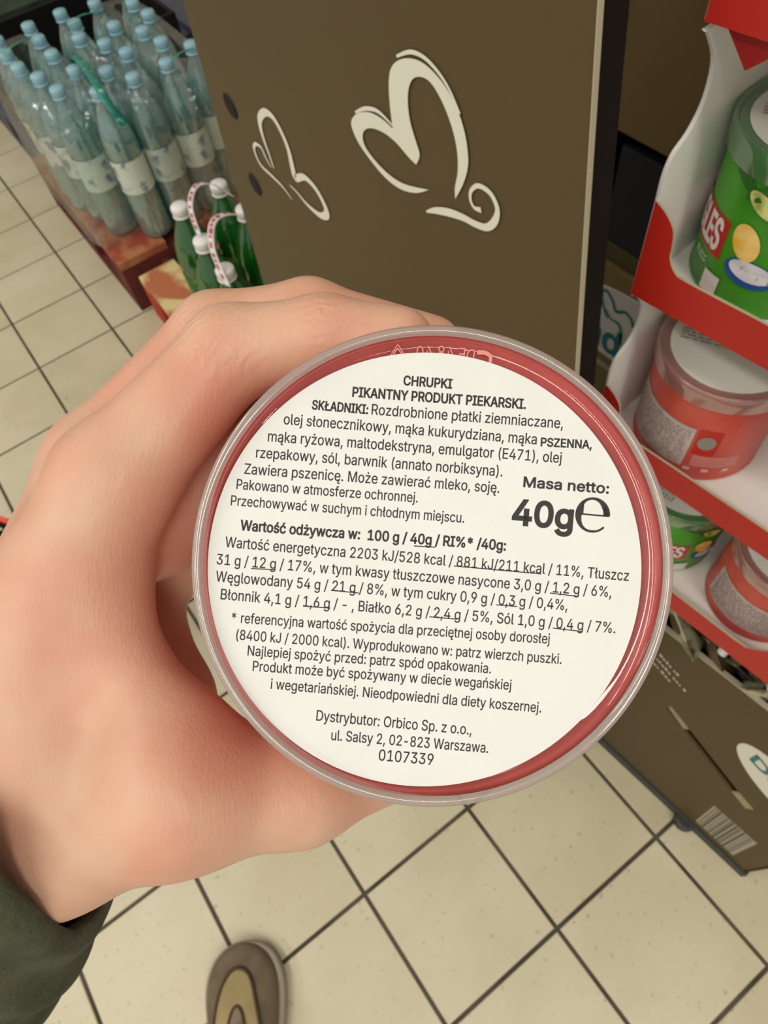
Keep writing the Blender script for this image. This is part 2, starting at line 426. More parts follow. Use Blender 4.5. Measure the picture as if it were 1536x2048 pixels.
# ------------------------------------------------------------------ red display trays with round cans
TH = math.radians(6.0)
TRX, TRY = 0.746, -0.145
def tray(z0, label, pitch=0.1245, tail=False):
    t = empty('display_tray', (TRX, TRY, z0), label, 'display tray', 'red and white card trays stacked at the right', rz=TH)
    W = 0.30; D = 0.19
    # local: x into the shelf, -y along the aisle
    lip = [(0, 0), (0, 0.054), (0.007, 0.0500), (0.0125, 0.044), (0.0142, 0.036), (0.0150, 0.030), (0.019, 0.0245), (0.026, 0.0225), (0.06, 0.0225)]
    lip = smooth_path(lip[1:], 4)
    full = [(0, 0)] + [(a, b) for a, b in lip] + ([(0.147, 0.0225), (0.157, 0.024), (0.165, 0.034), (0.172, 0.046), (0.19, 0.054), (W, 0.054)] if tail else [(W, 0.0225)]) + [(W, 0)]
    MB().slab(full, lambda a, b, h: (h - 0.0010, -a, b), 0.0012).build('front_lip', red_card, t)
    e = MB(); pts = full[1:-1]
    for (a, b), (c, d) in zip(pts[:-1], pts[1:]):
        e.add([(-0.0011, -a, b), (0.0003, -a, b), (0.0003, -c, d), (-0.0011, -c, d), (-0.0011, -a, b + 0.0003), (0.0003, -a, b + 0.0003), (0.0003, -c, d + 0.0003), (-0.0011, -c, d + 0.0003)], [(4, 5, 6, 7), (0, 4, 7, 3), (1, 2, 6, 5)])
    e.build('cut_edge', card_edge, t)
    side = [(0, 0), (-0.0005, 0.054), (-0.001, 0.066), (0.002, 0.0745), (0.0095, 0.080), (0.0150, 0.089), (0.0155, 0.100), (0.012, 0.110), (0.002, 0.122), (0.0, pitch - 0.0015)]
    side = [side[0]] + smooth_path(side[1:], 5) + [(D, pitch - 0.0015), (D, 0)]
    MB().slab(side, lambda a, b, h: (a, -h, b), 0.0012).build('side_wall', white_card, t, label='white inner side wall with a curved front edge')
    MB().slab(side, lambda a, b, h: (a + 0.0006, 0.0009 - h, b), 0.0008).build('side_wall', white_card, t)
    MB().box((0.0008, -W, 0.001), (D, -0.0014, 0.0035)).build('tray_floor', white_card, t, label='white card tray floor')
    MB().box((D, -W, 0.0), (D + 0.0015, 0, pitch - 0.002)).build('back_wall', white_card, t)
    if z0 > 0.95:   # folded dark red flap under the top lip
        MB().slab([(0.006, 0.0), (0.034, 0.0), (0.019, -0.013)], lambda a, b, h: (0.003 + h, -a, b), 0.001).build('folded_flap', red_dark, t, label='dark red folded flap')
    return t
tray(1.0325, 'topmost red card tray above the green can, cut by the frame')
tray(0.906, 'red and white card tray holding the green can')
tray(0.7815, 'red and white card tray holding the pink-red can', tail=False)
tray(0.657, 'lowest red and white card tray above the brown carton', tail=True)

lid_milky = clear_mat('milky_lid', (236, 236, 232), 0.06, 0.12, (225, 222, 216), 0.45)
lid_clear = clear_mat('clear_lid', (250, 248, 246), 0.05, 0.03, (240, 236, 232), 0.05, edge=0.35)

def wrap(v, r, th0, z0):
    return [(r * math.cos(th0 + a / r), r * math.sin(th0 + a / r), z0 + b) for a, b in v]
def patch(th0, th1, z0, z1, r, n=10, wob=0.0):
    v = []; f = []
    for k in range(n + 1):
        a = math.radians(th0 + (th1 - th0) * k / n)
        v += [(r * math.cos(a), r * math.sin(a), z0), (r * math.cos(a), r * math.sin(a), z1)]
    for k in range(n): f.append((2 * k, 2 * k + 2, 2 * k + 3, 2 * k + 1))
    return v, f
def blob(cth, cz, rw, rh, r, tilt=0.0, n=24):
    v = [wrap([(0, 0)], r, math.radians(cth), cz)[0]]
    pts = []
    for k in range(n):
        a = 2 * PI * k / n; x = rw * math.cos(a); y = rh * math.sin(a)
        pts.append((x * math.cos(tilt) - y * math.sin(tilt), x * math.sin(tilt) + y * math.cos(tilt)))
    v += wrap(pts, r, math.radians(cth), cz)
    return v, [(0, 1 + k, 1 + (k + 1) % n) for k in range(n)]

def shelf_can(loc, H, R, body_m, lid_tint, label, kind, rz=0.0):
    t = empty('snack_can', loc, label, 'snack can')
    t.rotation_euler = (0, 0, rz)
    s = R / 0.0385
    b = MB().lathe([(0, 0.001), (0.0355 * s, 0.001), (0.0362 * s, 0.0), (0.0368 * s, 0.0012), (0.0368 * s, 0.003), (0.0362 * s, 0.004), (0.0365 * s, 0.006), (0.0365 * s, H - 0.006), (0.0360 * s, H - 0.003), (0, H - 0.003)], 48).build('can_body', body_m, t, smooth=True)
    lp = [(0.0385 * s, H - 0.012), (0.0390 * s, H - 0.006), (0.0390 * s, H - 0.001), (0.0384 * s, H), (0.0374 * s, H), (0.0368 * s, H - 0.0012), (0.0362 * s, H - 0.0016), (0.0335 * s, H - 0.002), (0.0, H - 0.002)]
    MB().lathe_open(lp, 48).build('lid', lid_tint, t, smooth=True)
    st = MB().lathe([(0.0, H - 0.0017), (0.0325 * s, H - 0.0017), (0.0325 * s, H - 0.0014), (0.0, H - 0.0014)], 40).build('lid_sticker', white_print, t, label='round white sticker with fine print')
    # rows of blurred small print on the sticker
    tb = MB()
    for k in range(13):
        yy = 0.026 - k * 0.0024; hw = math.sqrt(max(0.0302 ** 2 - yy * yy, 0)) * 0.92
        x = -hw
        while x < hw - 0.002:
            wd = random.uniform(0.002, 0.007); wd = min(wd, hw - x)
            tb.add([(x * s, yy * s, H - 0.0012), ((x + wd) * s, yy * s, H - 0.0012), ((x + wd) * s, (yy + 0.0011) * s, H - 0.0012), (x * s, (yy + 0.0011) * s, H - 0.0012)], [(0, 1, 2, 3)])
            x += wd + 0.0012
    o = tb.build('printed_text', mat('grey_print', (150, 144, 136), 0.6), t)
    o.rotation_euler = (0, 0, math.radians(-62))
    RR = 0.0365 * s + 0.0003
    if kind == 'green':
        MB().add(*patch(86, 168, 0.0215, 0.0415, RR, 16)).build('printed_banner', mat('banner_red', (186, 28, 26), 0.4), t, label='red banner with white capitals')
        v, f = text_geo('PRINGLES', 0.0150, 0.048, 0.02)
        MB().add(wrap(v, RR + 0.0003, math.radians(90), 0.0245), f).build('printed_letters', white_print, t)
        ch = mat('chip_yellow', (226, 168, 48), 0.5, rgb2=(238, 206, 120), nscale=60); ch2 = mat('chip_pale', (205, 208, 130), 0.5, rgb2=(150, 150, 60), nscale=90)
        MB().add(*blob(-176, 0.0370, 0.0066, 0.0092, RR + 0.0004, 0.5)).build('printed_chip', ch, t)
        MB().add(*blob(-174, 0.0560, 0.0088, 0.0040, RR + 0.0003, -0.45)).build('printed_chip', ch2, t)
        MB().add(*blob(-166, 0.0225, 0.0128, 0.0070, RR + 0.0003, -0.1)).build('printed_bowl', mat('bowl_blue', (34, 84, 150), 0.4), t)
        MB().add(*blob(-165, 0.0240, 0.0112, 0.0050, RR + 0.0006, -0.1)).build('printed_dip', mat('dip_white', (216, 212, 214), 0.4, rgb2=(120, 150, 90), nscale=260, lo=0.62, hi=0.7), t)
        MB().add(*patch(160, 176, 0.0025, 0.0135, RR + 0.0003, 4)).build('blank_square', white_print, t)
        for zz in (0.0172, 0.0150):
            v, f = marks(0.011, 0.0012, int(zz * 1e4))
            MB().add(wrap(v, RR + 0.0003, math.radians(140), zz), f).build('printed_text', white_print, t)
        v, f = [], []
        lf = MB()
        for th, z, rw, rh, ti in ((165, 0.0635, 0.009, 0.003, -0.5), (-178, 0.0600, 0.008, 0.003, 0.5), (-150, 0.064, 0.012, 0.004, 0.3), (-145, 0.048, 0.010, 0.003, 0.8)):
            lf.add(*blob(th, z, rw, rh, RR + 0.0002, ti))
        lf.build('printed_leaves', mat('leaf_dark', (38, 96, 24), 0.4), t)
    else:
        MB().add(*patch(118, 204, 0.0120, 0.0475, RR, 16)).build('printed_panel', mat('panel_grey', (196, 184, 176), 0.5, rgb2=(176, 160, 152), nscale=180, lo=0.35, hi=0.65), t, label='pale panel of small print')
        tb = MB()
        for k in range(12):
            zz = 0.0145 + k * 0.0026; a = 122
            while a < 200:
                da = random.uniform(2, 7); tb.add(*patch(a, min(a + da, 201), zz, zz + 0.0009, RR + 0.0003, 2)); a += da + 1.6
        tb.build('printed_text', mat('panel_ink', (150, 122, 116), 0.6), t)
        MB().add(*patch(207, 226, 0.0260, 0.0490, RR, 5)).build('printed_box', mat('box_red', (186, 40, 26), 0.4), t)
        MB().add(*blob(216, 0.0380, 0.0052, 0.0060, RR + 0.0004)).build('printed_badge', mat('badge_grey', (138, 132, 122), 0.5), t)
        ic = MB()
        for a0 in (206, 222, 240): ic.add(*patch(a0, a0 + 6, 0.0095, 0.0125, RR, 3))
        ic.build('printed_icons', mat('pale_icons', (226, 180, 168), 0.5), t)
        tb = MB()
        for k in range(6): tb.add(*patch(210, 250, 0.0150 + k * 0.0018, 0.0156 + k * 0.0018, RR, 6))
        tb.build('printed_text', mat('pale_icons', (226, 180, 168), 0.5), t)
    return t
green_body = mat('can_green', (66, 148, 30), 0.35, rgb2=(44, 118, 24), nscale=22, lo=0.42, hi=0.62)
pink_body = mat('can_coral', (198, 86, 72), 0.4, rgb2=(190, 66, 52), nscale=30, lo=0.4, hi=0.65)
lid_green = clear_mat('lid_green', (196, 232, 196), 0.08, 0.1, (150, 190, 146), 0.35)
lid_pink = clear_mat('lid_pink', (238, 226, 222), 0.08, 0.12, (206, 176, 166), 0.5)
shelf_can((0.804, -0.180, 0.9098), 0.078, 0.0392, green_body, lid_green, 'green snack can with a red lettered banner in the upper tray', 'green')
shelf_can((0.797, -0.186, 0.7853), 0.080, 0.0412, pink_body, lid_pink, 'coral-red snack can in the middle tray below the green can', 'red')
shelf_can((0.812, -0.279, 0.6608), 0.080, 0.0400, pink_body, lid_pink, 'coral-red snack can at the right end of the lowest tray', 'red', rz=0.35)
shelf_can((0.802, -0.196, 0.6608), 0.080, 0.0395, green_body, lid_green, 'green snack can in the lowest tray, mostly hidden behind the held lid', 'green', rz=1.2)
# shelf that carries the trays
sh = tag(MB().box((0.015, -0.34, -0.016), (0.19, 0.01, 0.0)).box((0.175, -0.34, -0.656), (0.19, 0.01, -0.016)).build('shelf_board', dark_card), 'dark shelf board under the lowest red tray', 'shelf')
sh.location = (0.76, -0.15, 0.6565); sh.rotation_euler = (0, 0, TH)

# ------------------------------------------------------------------ stacked cartons behind the trays
bx = 0.975
def carton(name, loc, size, m, label, cat='box', flap=True, top=True):
    o = empty(name, loc, label, cat)
    X, Y, Z = size
    MB().box((0, 0, 0), (X, Y, Z)).build('carton_body', m, o, bevel=0.0015)
    if flap:
        MB().box((-0.0006, 0.0, Z * 0.86), (0.0, Y, Z * 0.866)).build('fold_line', card_edge, o)
    return o
lower = carton('carton', (bx, -0.30, 0.30), (0.3, 0.365, 0.385), brown_card2, 'brown carton with a white sticker in the stack behind the trays', flap=False)
MB().box((bx - 0.012, -0.30, 0.0), (bx + 0.31, 0.065, 0.299)).build('shelf_plinth', dark_card)
bpy.data.objects['shelf_plinth'].data.name = 'shelf_plinth'
tag(bpy.data.objects['shelf_plinth'], 'dark plinth under the cartons behind the trays', 'plinth')
tag(MB().box((0.965, 0.09, 0.0), (1.30, 0.11, 1.30)).build('shade_board', dark_card), 'added dark board standing in for shade beyond the carton stack', 'shade board')  # dark board added so the space past the cartons reads as shade
# sticker with script logo, wrapped on the carton face
stk = [(0.0615, 0.575), (0.0600, 0.640), (0.054, 0.652), (0.040, 0.660), (0.020, 0.664), (-0.012, 0.668), (-0.020, 0.655), (-0.026, 0.576)]
so = MB().slab([(a + 0.30, b - 0.30) for a, b in stk], lambda a, b, h: (-0.0022 + h, a, b), 0.0018).build('brand_sticker', white_print, lower, label='white sticker with teal script lettering')
v, f = text_geo('Dada', 0.0330, 0.100, 0.02)
MB().add([(-0.0028, 0.30 + 0.079 - a, 0.284 + b) for a, b in v], f).build('printed_letters', teal, so)
b_ = MB()
for pts in ([(0.026, 0.625, .002), (0.036, 0.640, .003), (0.040, 0.652, .003), (0.034, 0.657, .003), (0.024, 0.650, .003), (0.017, 0.641, .0035), (0.006, 0.647, .003), (-0.004, 0.643, .003), (-0.007, 0.636, .003)], [(0.030, 0.635, .002), (0.022, 0.628, .002), (0.010, 0.628, .003), (0.004, 0.618, .003), (0.002, 0.604, .003)]):
    v, f = stroke(pts); b_.add([(-0.0028, a + 0.30, c - 0.30) for a, c in v], f)
b_.build('printed_heart', teal, so)
MB().box((-0.001, 0.27, 0.255), (0.0, 0.358, 0.262)).build('fold_line', card_edge, lower)
mid = carton('carton', (bx + 0.004, -0.30, 0.6865), (0.3, 0.362, 0.018), olive, 'thin olive carton lid in the stack behind the trays', flap=False)
nv = carton('carton', (bx + 0.004, -0.30, 0.706), (0.3, 0.358, 0.094), navy, 'navy carton between the brown cartons behind the trays', flap=False)
gp = carton('carton', (bx + 0.03, -0.30, 0.8005), (0.27, 0.38, 0.011), dark_card, 'thin dark slab added as the shaded gap between navy and upper brown cartons', flap=False)  # near-black slab added as the shaded gap under the upper carton
up = carton('carton', (bx, -0.30, 0.812), (0.3, 0.378, 0.42), brown_card2, 'large plain brown carton on top of the stack behind the trays', flap=False)

# ------------------------------------------------------------------ brown carton on the floor with pouches
bc = empty('open_carton', (0.8135, -0.05, 0), 'brown open-topped carton on the floor with hand slot and barcode', 'carton', rz=math.radians(5.85))
# local: x into shelf, -y along aisle ; front face length
L = 0.4565; HB = 0.47; DB = 0.115; t_ = 0.004; z0 = 0.022
s0, s1, sz0, sz1 = 0.245, 0.375, 0.262, 0.286   # hand slot (along, height)
slot = [(s0, 0.318), (s0 + 0.006, 0.330), (s1, 0.248), (s1 - 0.006, 0.236)]
def bl(a, b, h): return (h, -a, b)
# front face as a ring of quads around the slot
outer = [(0, z0), (L, z0), (L, HB + 0.006), (0.19, HB - 0.004), (0, HB)]
sl = [(0.236, 0.300), (0.372, 0.222), (0.376, 0.236), (0.240, 0.314)]
V = [bl(a, b, 0) for a, b in outer + sl] + [bl(a, b, t_) for a, b in outer + sl]
F2 = [(0, 1, 6, 5), (1, 2, 7, 6), (2, 3, 8, 7), (3, 4, 0, 5, 8)]
F = F2 + [tuple(reversed([i + 9 for i in q])) for q in F2] + [(5, 6, 15, 14), (6, 7, 16, 15), (7, 8, 17, 16), (8, 5, 14, 17), (0, 1, 10, 9), (1, 2, 11, 10), (2, 3, 12, 11), (3, 4, 13, 12), (4, 0, 9, 13)]
mesh('front_panel', V, F, brown_card, bc)
MB().box((0, -L, z0), (DB, -L + t_, HB)).build('side_panel', brown_card, bc)
MB().box((0, -t_, z0), (DB, 0, HB)).build('side_panel', brown_card, bc)
MB().box((DB - t_, -L, z0), (DB, 0, HB)).build('back_panel', brown_card, bc)
MB().box((t_, -L + t_, z0), (DB - t_, -t_, z0 + t_)).build('bottom_panel', dark_card, bc)
MB().slab([(0, HB - 0.0015), (0.19, HB - 0.0055), (L, HB + 0.0045), (L, HB + 0.0075), (0.19, HB - 0.003), (0, HB + 0.001)], lambda a, b, h: bl(a, b, h - 0.0006), t_ + 0.001).build('cut_edge', card_edge, bc)
# cream card visible at both slot ends, dark hollow between
MB().slab([(0.234, 0.308), (0.240, 0.3165), (0.272, 0.297), (0.266, 0.284)], lambda a, b, h: bl(a, b, h + 0.0005), 0.003).build('slot_flap', mat('torn_card', (158, 148, 112), 0.9), bc, label='torn cream card in the hand slot')
MB().slab([(0.352, 0.2335), (0.357, 0.247), (0.381, 0.236), (0.376, 0.221)], lambda a, b, h: bl(a, b, h - 0.0006), 0.002).build('slot_flap', mat('torn_card', (158, 148, 112), 0.9), bc)
MB().box((0.012, -L + 0.01, 0.18), (0.014, -0.01, 0.36)).build('hollow_dark_sheet', black_p, bc)  # black sheet added behind the slot, the hollow's shade as colour
# barcode
bcx = MB().slab([(0.367, 0.040), (0.359, 0.148), (0.421, 0.150), (0.428, 0.041)], lambda a, b, h: bl(a, b, h - 0.0006), 0.0005).build('barcode_label', mat('barcode_ground', (168, 160, 140), 0.6), bc, label='barcode block')
b_ = MB(); a = 0.003; rr = random.Random(3)
while a < 0.058:
    wd = rr.choice((0.0008, 0.0012, 0.002, 0.003)); u0 = a / 0.0615; u1 = (a + wd) / 0.0615
    p = lambda u, tp: bl((0.367 + u * 0.061) if not tp else (0.359 + u * 0.062), 0.041 if not tp else 0.149, -0.0009)
    b_.add([p(u0, 0), p(u1, 0), p(u1, 1), p(u0, 1)], [(0, 1, 2, 3)]); a += wd + rr.choice((0.001, 0.0015, 0.0025))
b_.build('barcode_bars', mat('barcode_ink', (92, 80, 58), 0.6), bcx)
# small white lettering near the top and the oval logo
for k, wd in enumerate((0.030, 0.045, 0.024)):
    v, f = marks(wd, 0.0060, k)
    MB().add([bl(0.195 + a, 0.408 - k * 0.014 - a * 0.42 + b, -0.0008) for a, b in v], f).build('printed_text', mat('pale_ink', (196, 188, 160), 0.6), bc)
ov = [(0.344 + 0.062 * math.cos(a) * 0.95 + 0.010 * math.sin(a), 0.338 + 0.036 * math.sin(a) - 0.030 * math.cos(a)) for a in [2 * PI * k / 32 for k in range(32)]]
ov = [(x + 0.028, y) for x, y in ov]
oo = MB().slab(ov, lambda a, b, h: bl(a, b, h - 0.0008), 0.0006).build('printed_oval', cream, bc, label='cream oval with teal script lettering')
v, f = text_geo('Dada', 0.024, 0.085, 0.02)
MB().add([bl(0.331 + a, 0.350 - a * 0.44 + b * 0.9, -0.0012) for a, b in v], f).build('printed_letters', teal, oo)
# black plastic base under the carton with rounded feet
bp_ = MB().box((0.836 - 0.836 - 0.004, -L - 0.003, 0.0), (DB, 0.0, 0.021))
bp_.lathe([(0.014, 0.0), (0.016, 0.004), (0.016, 0.018), (0.012, 0.020)], 16, c=(-0.002, -0.36))
bpo = bp_.build('plastic_pallet', mat('dark_slate_plastic', (44, 46, 46), 0.5), None, bevel=0.001)
tag(bpo, 'dark plastic base strip under the brown floor carton', 'base'); bpo.location = (0.8135, -0.05, 0.0005); bpo.rotation_euler = (0, 0, math.radians(5.85))
pouch_ms = [mat('pouch_brown', (88, 72, 42), 0.35, rgb2=(60, 46, 26), nscale=40), mat('pouch_dark', (30, 26, 26), 0.3, rgb2=(120, 110, 80), nscale=50, lo=0.5, hi=0.55), mat('pouch_cream', (190, 184, 150), 0.4, rgb2=(96, 80, 48), nscale=34, lo=0.45, hi=0.52)]
def pouch(loc, rot, m, label, s=1.0):
    t = empty('snack_pouch', loc, label, 'snack pouch', 'pouches in the open carton')
    t.rotation_euler = rot
    n = 10; v = []; f = []
    for side in (1, -1):
        for i in range(n + 1):
            for j in range(n + 1):
                x = (i / n - 0.5) * 0.085 * s; y = (j / n - 0.5) * 0.125 * s
                e = max(0, 1 - abs(2 * i / n - 1) ** 2.4) * max(0, 1 - abs(2 * j / n - 1) ** 3)
                z = side * (0.013 * e ** 0.6 + 0.0022 * e * math.sin(i * 2.3 + j * 1.7 + loc[0] * 90)) * s
                v.append((x, y, z))
        o_ = 0 if side == 1 else (n + 1) ** 2
        for i in range(n):
            for j in range(n):
                q = [o_ + i * (n + 1) + j, o_ + (i + 1) * (n + 1) + j, o_ + (i + 1) * (n + 1) + j + 1, o_ + i * (n + 1) + j + 1]
                f.append(tuple(q) if side == 1 else tuple(q[::-1]))
    mesh('pouch_film', v, f, m, t, True)
    MB().box((-0.042 * s, 0.0575 * s, -0.0008), (0.042 * s, 0.0635 * s, 0.0008)).build('seal_strip', m, t)
    MB().lathe([(0.0055 * s, 0), (0.0055 * s, 0.012), (0.0, 0.012)], 10).build('spout_cap', mat('spout_white', (226, 226, 216), 0.4), t).location = (0.02 * s, 0.066 * s, 0.0)
    return t
pl = [(0.862, -0.20, 0.435, (1.2, 0.3, 0.4), 0, 'brown pouch'), (0.875, -0.235, 0.440, (1.0, -0.3, 1.2), 2, 'cream pouch'), (0.885, -0.215, 0.43, (0.9, 0.2, 2.2), 1, 'dark pouch'), (0.872, -0.285, 0.438, (1.1, 0.35, 0.7), 0, 'brown pouch'),
      (0.89, -0.29, 0.44, (0.8, -0.2, 1.7), 1, 'dark pouch'), (0.885, -0.34, 0.436, (1.2, 0.1, 2.4), 2, 'cream pouch'), (0.9, -0.34, 0.43, (0.9, 0.4, 0.3), 0, 'brown pouch'), (0.90, -0.395, 0.435, (1.0, 0.3, 1.2), 1, 'dark pouch'),
      (0.895, -0.25, 0.425, (0.7, 0.2, 0.9), 2, 'cream pouch'), (0.905, -0.40, 0.43, (0.9, -0.2, 0.3), 0, 'brown pouch')]
desc = ['crumpled brown pouch at the far end of the open carton', 'crumpled cream pouch near the far end of the open carton', 'dark pouch behind the first cream pouch in the carton', 'brown pouch against the carton front edge, left of the middle', 'dark pouch deeper in the middle of the carton', 'cream pouch at the front edge in the middle of the carton', 'brown pouch behind the middle cream pouch', 'dark pouch near the right end of the carton front', 'cream pouch deep at the back of the carton', 'brown pouch in the back right corner of the carton']
for (x, y, z, r, mi, _), d in zip(pl, desc): pouch((x, y, z), r, pouch_ms[mi], d)
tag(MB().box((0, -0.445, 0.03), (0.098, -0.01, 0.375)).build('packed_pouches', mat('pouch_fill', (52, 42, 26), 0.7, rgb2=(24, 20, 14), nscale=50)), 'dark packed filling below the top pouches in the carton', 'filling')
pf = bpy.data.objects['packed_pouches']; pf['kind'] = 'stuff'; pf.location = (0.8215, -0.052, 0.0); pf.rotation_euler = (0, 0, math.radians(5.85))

# ------------------------------------------------------------------ pallets with bottles
def wood(name, a, b): return mat(name, a, 0.8, rgb2=b, nscale=16, lo=0.42, hi=0.56, bump=0.3, bscale=60)
red_deck = wood('worn_red_deck', (150, 62, 40), (170, 112, 70)); red_side = wood('red_painted_wood', (100, 34, 28), (84, 36, 32))
def pallet(loc, X, Y, H, deck_m, side_m, label, boards=5):
    t = empty('pallet', loc, label, 'pallet')
    dt = 0.022; bw = X / boards * 0.80
    for k in range(boards):
        x = k * (X - bw) / (boards - 1)
        MB().box((x, 0, H - dt), (x + bw, Y, H)).build('deck_board', deck_m, t, bevel=0.002)
    for k in range(3):
        y = k * (Y - 0.09) / 2
        MB().box((0, y, H - 2 * dt), (X, y + 0.09, H - dt)).build('stringer', side_m, t)
        for q in range(3):
            x = q * (X - 0.10) / 2
            MB().box((x, y, dt), (x + 0.10, y + 0.09, H - 2 * dt)).build('block', side_m, t)
    for q in range(3):
        x = q * (X - 0.10) / 2
        MB().box((x, 0, 0), (x + 0.10, Y, dt)).build('skid', side_m, t)
    return t
pallet((0.688, 1.205, 0), 0.80, 0.60, 0.144, red_deck, red_side, 'red painted wooden pallet under the clear water bottles')
pallet((0.712, 0.50, 0), 0.60, 0.665, 0.120, wood('cream_worn_deck', (214, 192, 136), (176, 104, 66)), wood('bright_red_side', (190, 52, 34), (168, 44, 30)), 'worn cream and red pallet under the green bottles')
gpal = pallet((0.715, 1.83, 0), 0.80, 0.85, 0.12, mat('slate_plastic', (78, 80, 96), 0.6), mat('slate_plastic', (78, 80, 96), 0.6), 'slate grey pallet beyond the red pallet')
cr = empty('shade_crate', (0.73, 1.83, 0.1205), 'black crate standing in for the shade behind the water bottles', 'crate')  # black crate added in place of the shelf shade behind the bottles
for nm, a, b in (('crate_wall', (0, 0, 0), (0.5, 0.012, 0.2)), ('crate_wall', (0, 0.36, 0), (0.5, 0.372, 0.2)), ('crate_wall', (0, 0.012, 0), (0.012, 0.36, 0.2)), ('crate_wall', (0.488, 0.012, 0), (0.5, 0.36, 0.2)), ('crate_floor', (0.012, 0.012, 0), (0.488, 0.36, 0.01))):
    MB().box(a, b).build(nm, black_p, cr, bevel=0.002)
tg = tag(MB().box((0, 0, 0), (0.42, 0.3, 0.16)).build('dark_green_carton', mat('dark_green', (40, 62, 44), 0.6, rgb2=(24, 40, 30), nscale=14), None, bevel=0.003), 'dark green carton at the far top left', 'carton'); tg.location = (0.73, 2.36, 0.1205)

pet = clear_mat('clear_pet', (226, 240, 238), 0.22, 0.06, (206, 238, 236), 0.20, edge=0.7, bump=0.10, bscale=60)
gpet = clear_mat('green_pet', (80, 176, 80), 0.12, 0.08, (40, 140, 48), 0.55, edge=0.4, bump=0.15, bscale=60)
wat = clear_mat('water', (206, 236, 232), 0.04, 0.05, (186, 238, 232), 0.42, edge=0.12)
cap_blue = mat('cap_blue', (146, 190, 204), 0.4)
cap_white = mat('cap_white', (236, 232, 228), 0.4)
def bottle(name, H, R, bm, capm, labm, label, cat, grp, inner=None, logo=None):
    t = empty(name, (0, 0, 0), label, cat, grp)
    prof = [(0.0, 0.006), (R * 0.55, 0.0), (R * 0.92, 0.004), (R, 0.016), (R * 0.96, 0.026)]
    z = 0.034; k = 0
    while z < H * 0.62:
        prof.append((R * (1.0 if k % 2 == 0 else 0.955), z)); z += 0.011; k += 1
    prof += [(R, H * 0.64), (R * 0.97, H * 0.70), (R * 0.86, H * 0.77), (R * 0.66, H * 0.84), (R * 0.44, H * 0.895), (R * 0.34, H * 0.925), (R * 0.33, H * 0.955)]
    b = MB().lathe_open(prof, 20).build('bottle_body', bm, t, smooth=True)
    if inner:
        pi = [(0, 0.008)] + [(r * 0.95, z_) for r, z_ in prof[1:-5]] + [(R * 0.62, H * 0.83), (0.0, H * 0.83)]
        MB().lathe_open(pi, 16).build('water_fill', inner, t, smooth=True)
    MB().lathe([(R * 0.42, H * 0.938), (R * 0.42, H * 0.945), (R * 0.36, H * 0.948), (R * 0.37, H * 0.952), (R * 0.40, H * 0.955), (R * 0.41, H * 0.99), (R * 0.37, H), (0, H)], 16).build('cap', capm, t, smooth=True)
    lb = MB().lathe_open([(R * 1.012, H * 0.36), (R * 1.012, H * 0.585)], 20).build('paper_label', labm, t, smooth=True)
    return t
lab_w = mat('label_pale', (206, 216, 200), 0.5, rgb2=(100, 112, 140), nscale=24, lo=0.57, hi=0.66)
lab_w2 = mat('label_white', (222, 220, 206), 0.5, rgb2=(140, 150, 130), nscale=36, lo=0.50, hi=0.6)
lab_g = mat('label_green', (120, 150, 40), 0.4, rgb2=(40, 96, 34), nscale=20, lo=0.42, hi=0.55)
WG = 'clear water bottles in shrink-wrapped packs'
w0 = bottle('water_bottle', 0.335, 0.0385, pet, cap_blue, lab_w, '', 'bottle', WG, wat)
w1 = bottle('water_bottle', 0.335, 0.0385, pet, cap_blue, lab_w2, '', 'bottle', WG, wat)
spots = [(0.7590, 1.3261, 'nearest corner bottle of the left water pack, light blue cap'),
 (0.7479, 1.4110, 'water bottle right behind the nearest corner bottle of the left pack'),
 (0.8184, 1.3774, 'water bottle in the inner column of the left pack, nearest row'),
 (0.7300, 1.4883, 'water bottle at the aisle edge of the left pack, third from the near corner'),
 (0.8081, 1.4835, 'water bottle in the inner column of the left pack, middle row'),
 (0.7300, 1.5690, 'water bottle at the aisle edge behind the left pack handle'),
 (0.8114, 1.5768, 'water bottle in the inner column of the left pack, far row'),
 (0.7369, 1.6494, 'water bottle at the far aisle edge by the slate pallet'),
 (0.8172, 1.6590, 'farthest inner water bottle of the left pack'),
 (0.8990, 1.2470, 'nearest bottle of the middle water pack above the green bottles'),
 (0.8673, 1.3173, 'second nearest bottle of the middle water pack'),
 (0.9342, 1.3582, 'third bottle of the middle water pack, beside the teal strap'),
 (0.9156, 1.4344, 'middle pack water bottle halfway back along the strap'),
 (0.8833, 1.5059, 'middle pack water bottle behind the start of the teal strap'),
 (0.9656, 1.4949, 'middle pack water bottle in the second column, far half'),
 (0.8981, 1.6600, 'far left bottle of the middle water pack below the black crate'),
 (0.9788, 1.6397, 'far right bottle of the middle water pack by the short teal band'),
 (0.9034, 1.5817, 'middle pack water bottle in the first column, far row'),
 (0.9769, 1.2470, 'nearest water bottle touching the brown panel edge'),
 (1.0506, 1.2731, 'second water bottle along the brown panel edge, under the knotted band'),
 (1.0107, 1.3407, 'third water bottle along the brown panel edge'),
 (1.0028, 1.4188, 'fourth water bottle in the right pack'),
 (1.0475, 1.4849, 'fifth water bottle in the right pack'),
 (1.0456, 1.5671, 'sixth water bottle in the right pack'),
 (1.0610, 1.6494, 'farthest water bottle in the right pack'),
 (0.8209, 1.2540, 'near inner water bottle between left and middle packs')]
for i, (x, y, lb) in enumerate(spots):
    o = w0 if i == 0 else (w1 if i == 2 else copy_tree(random.choice((w0, w1))))
    o.location = (x, y, 0.1442); o.rotation_euler = (0, 0, random.uniform(0, 6)); o['label'] = lb; o['group'] = WG
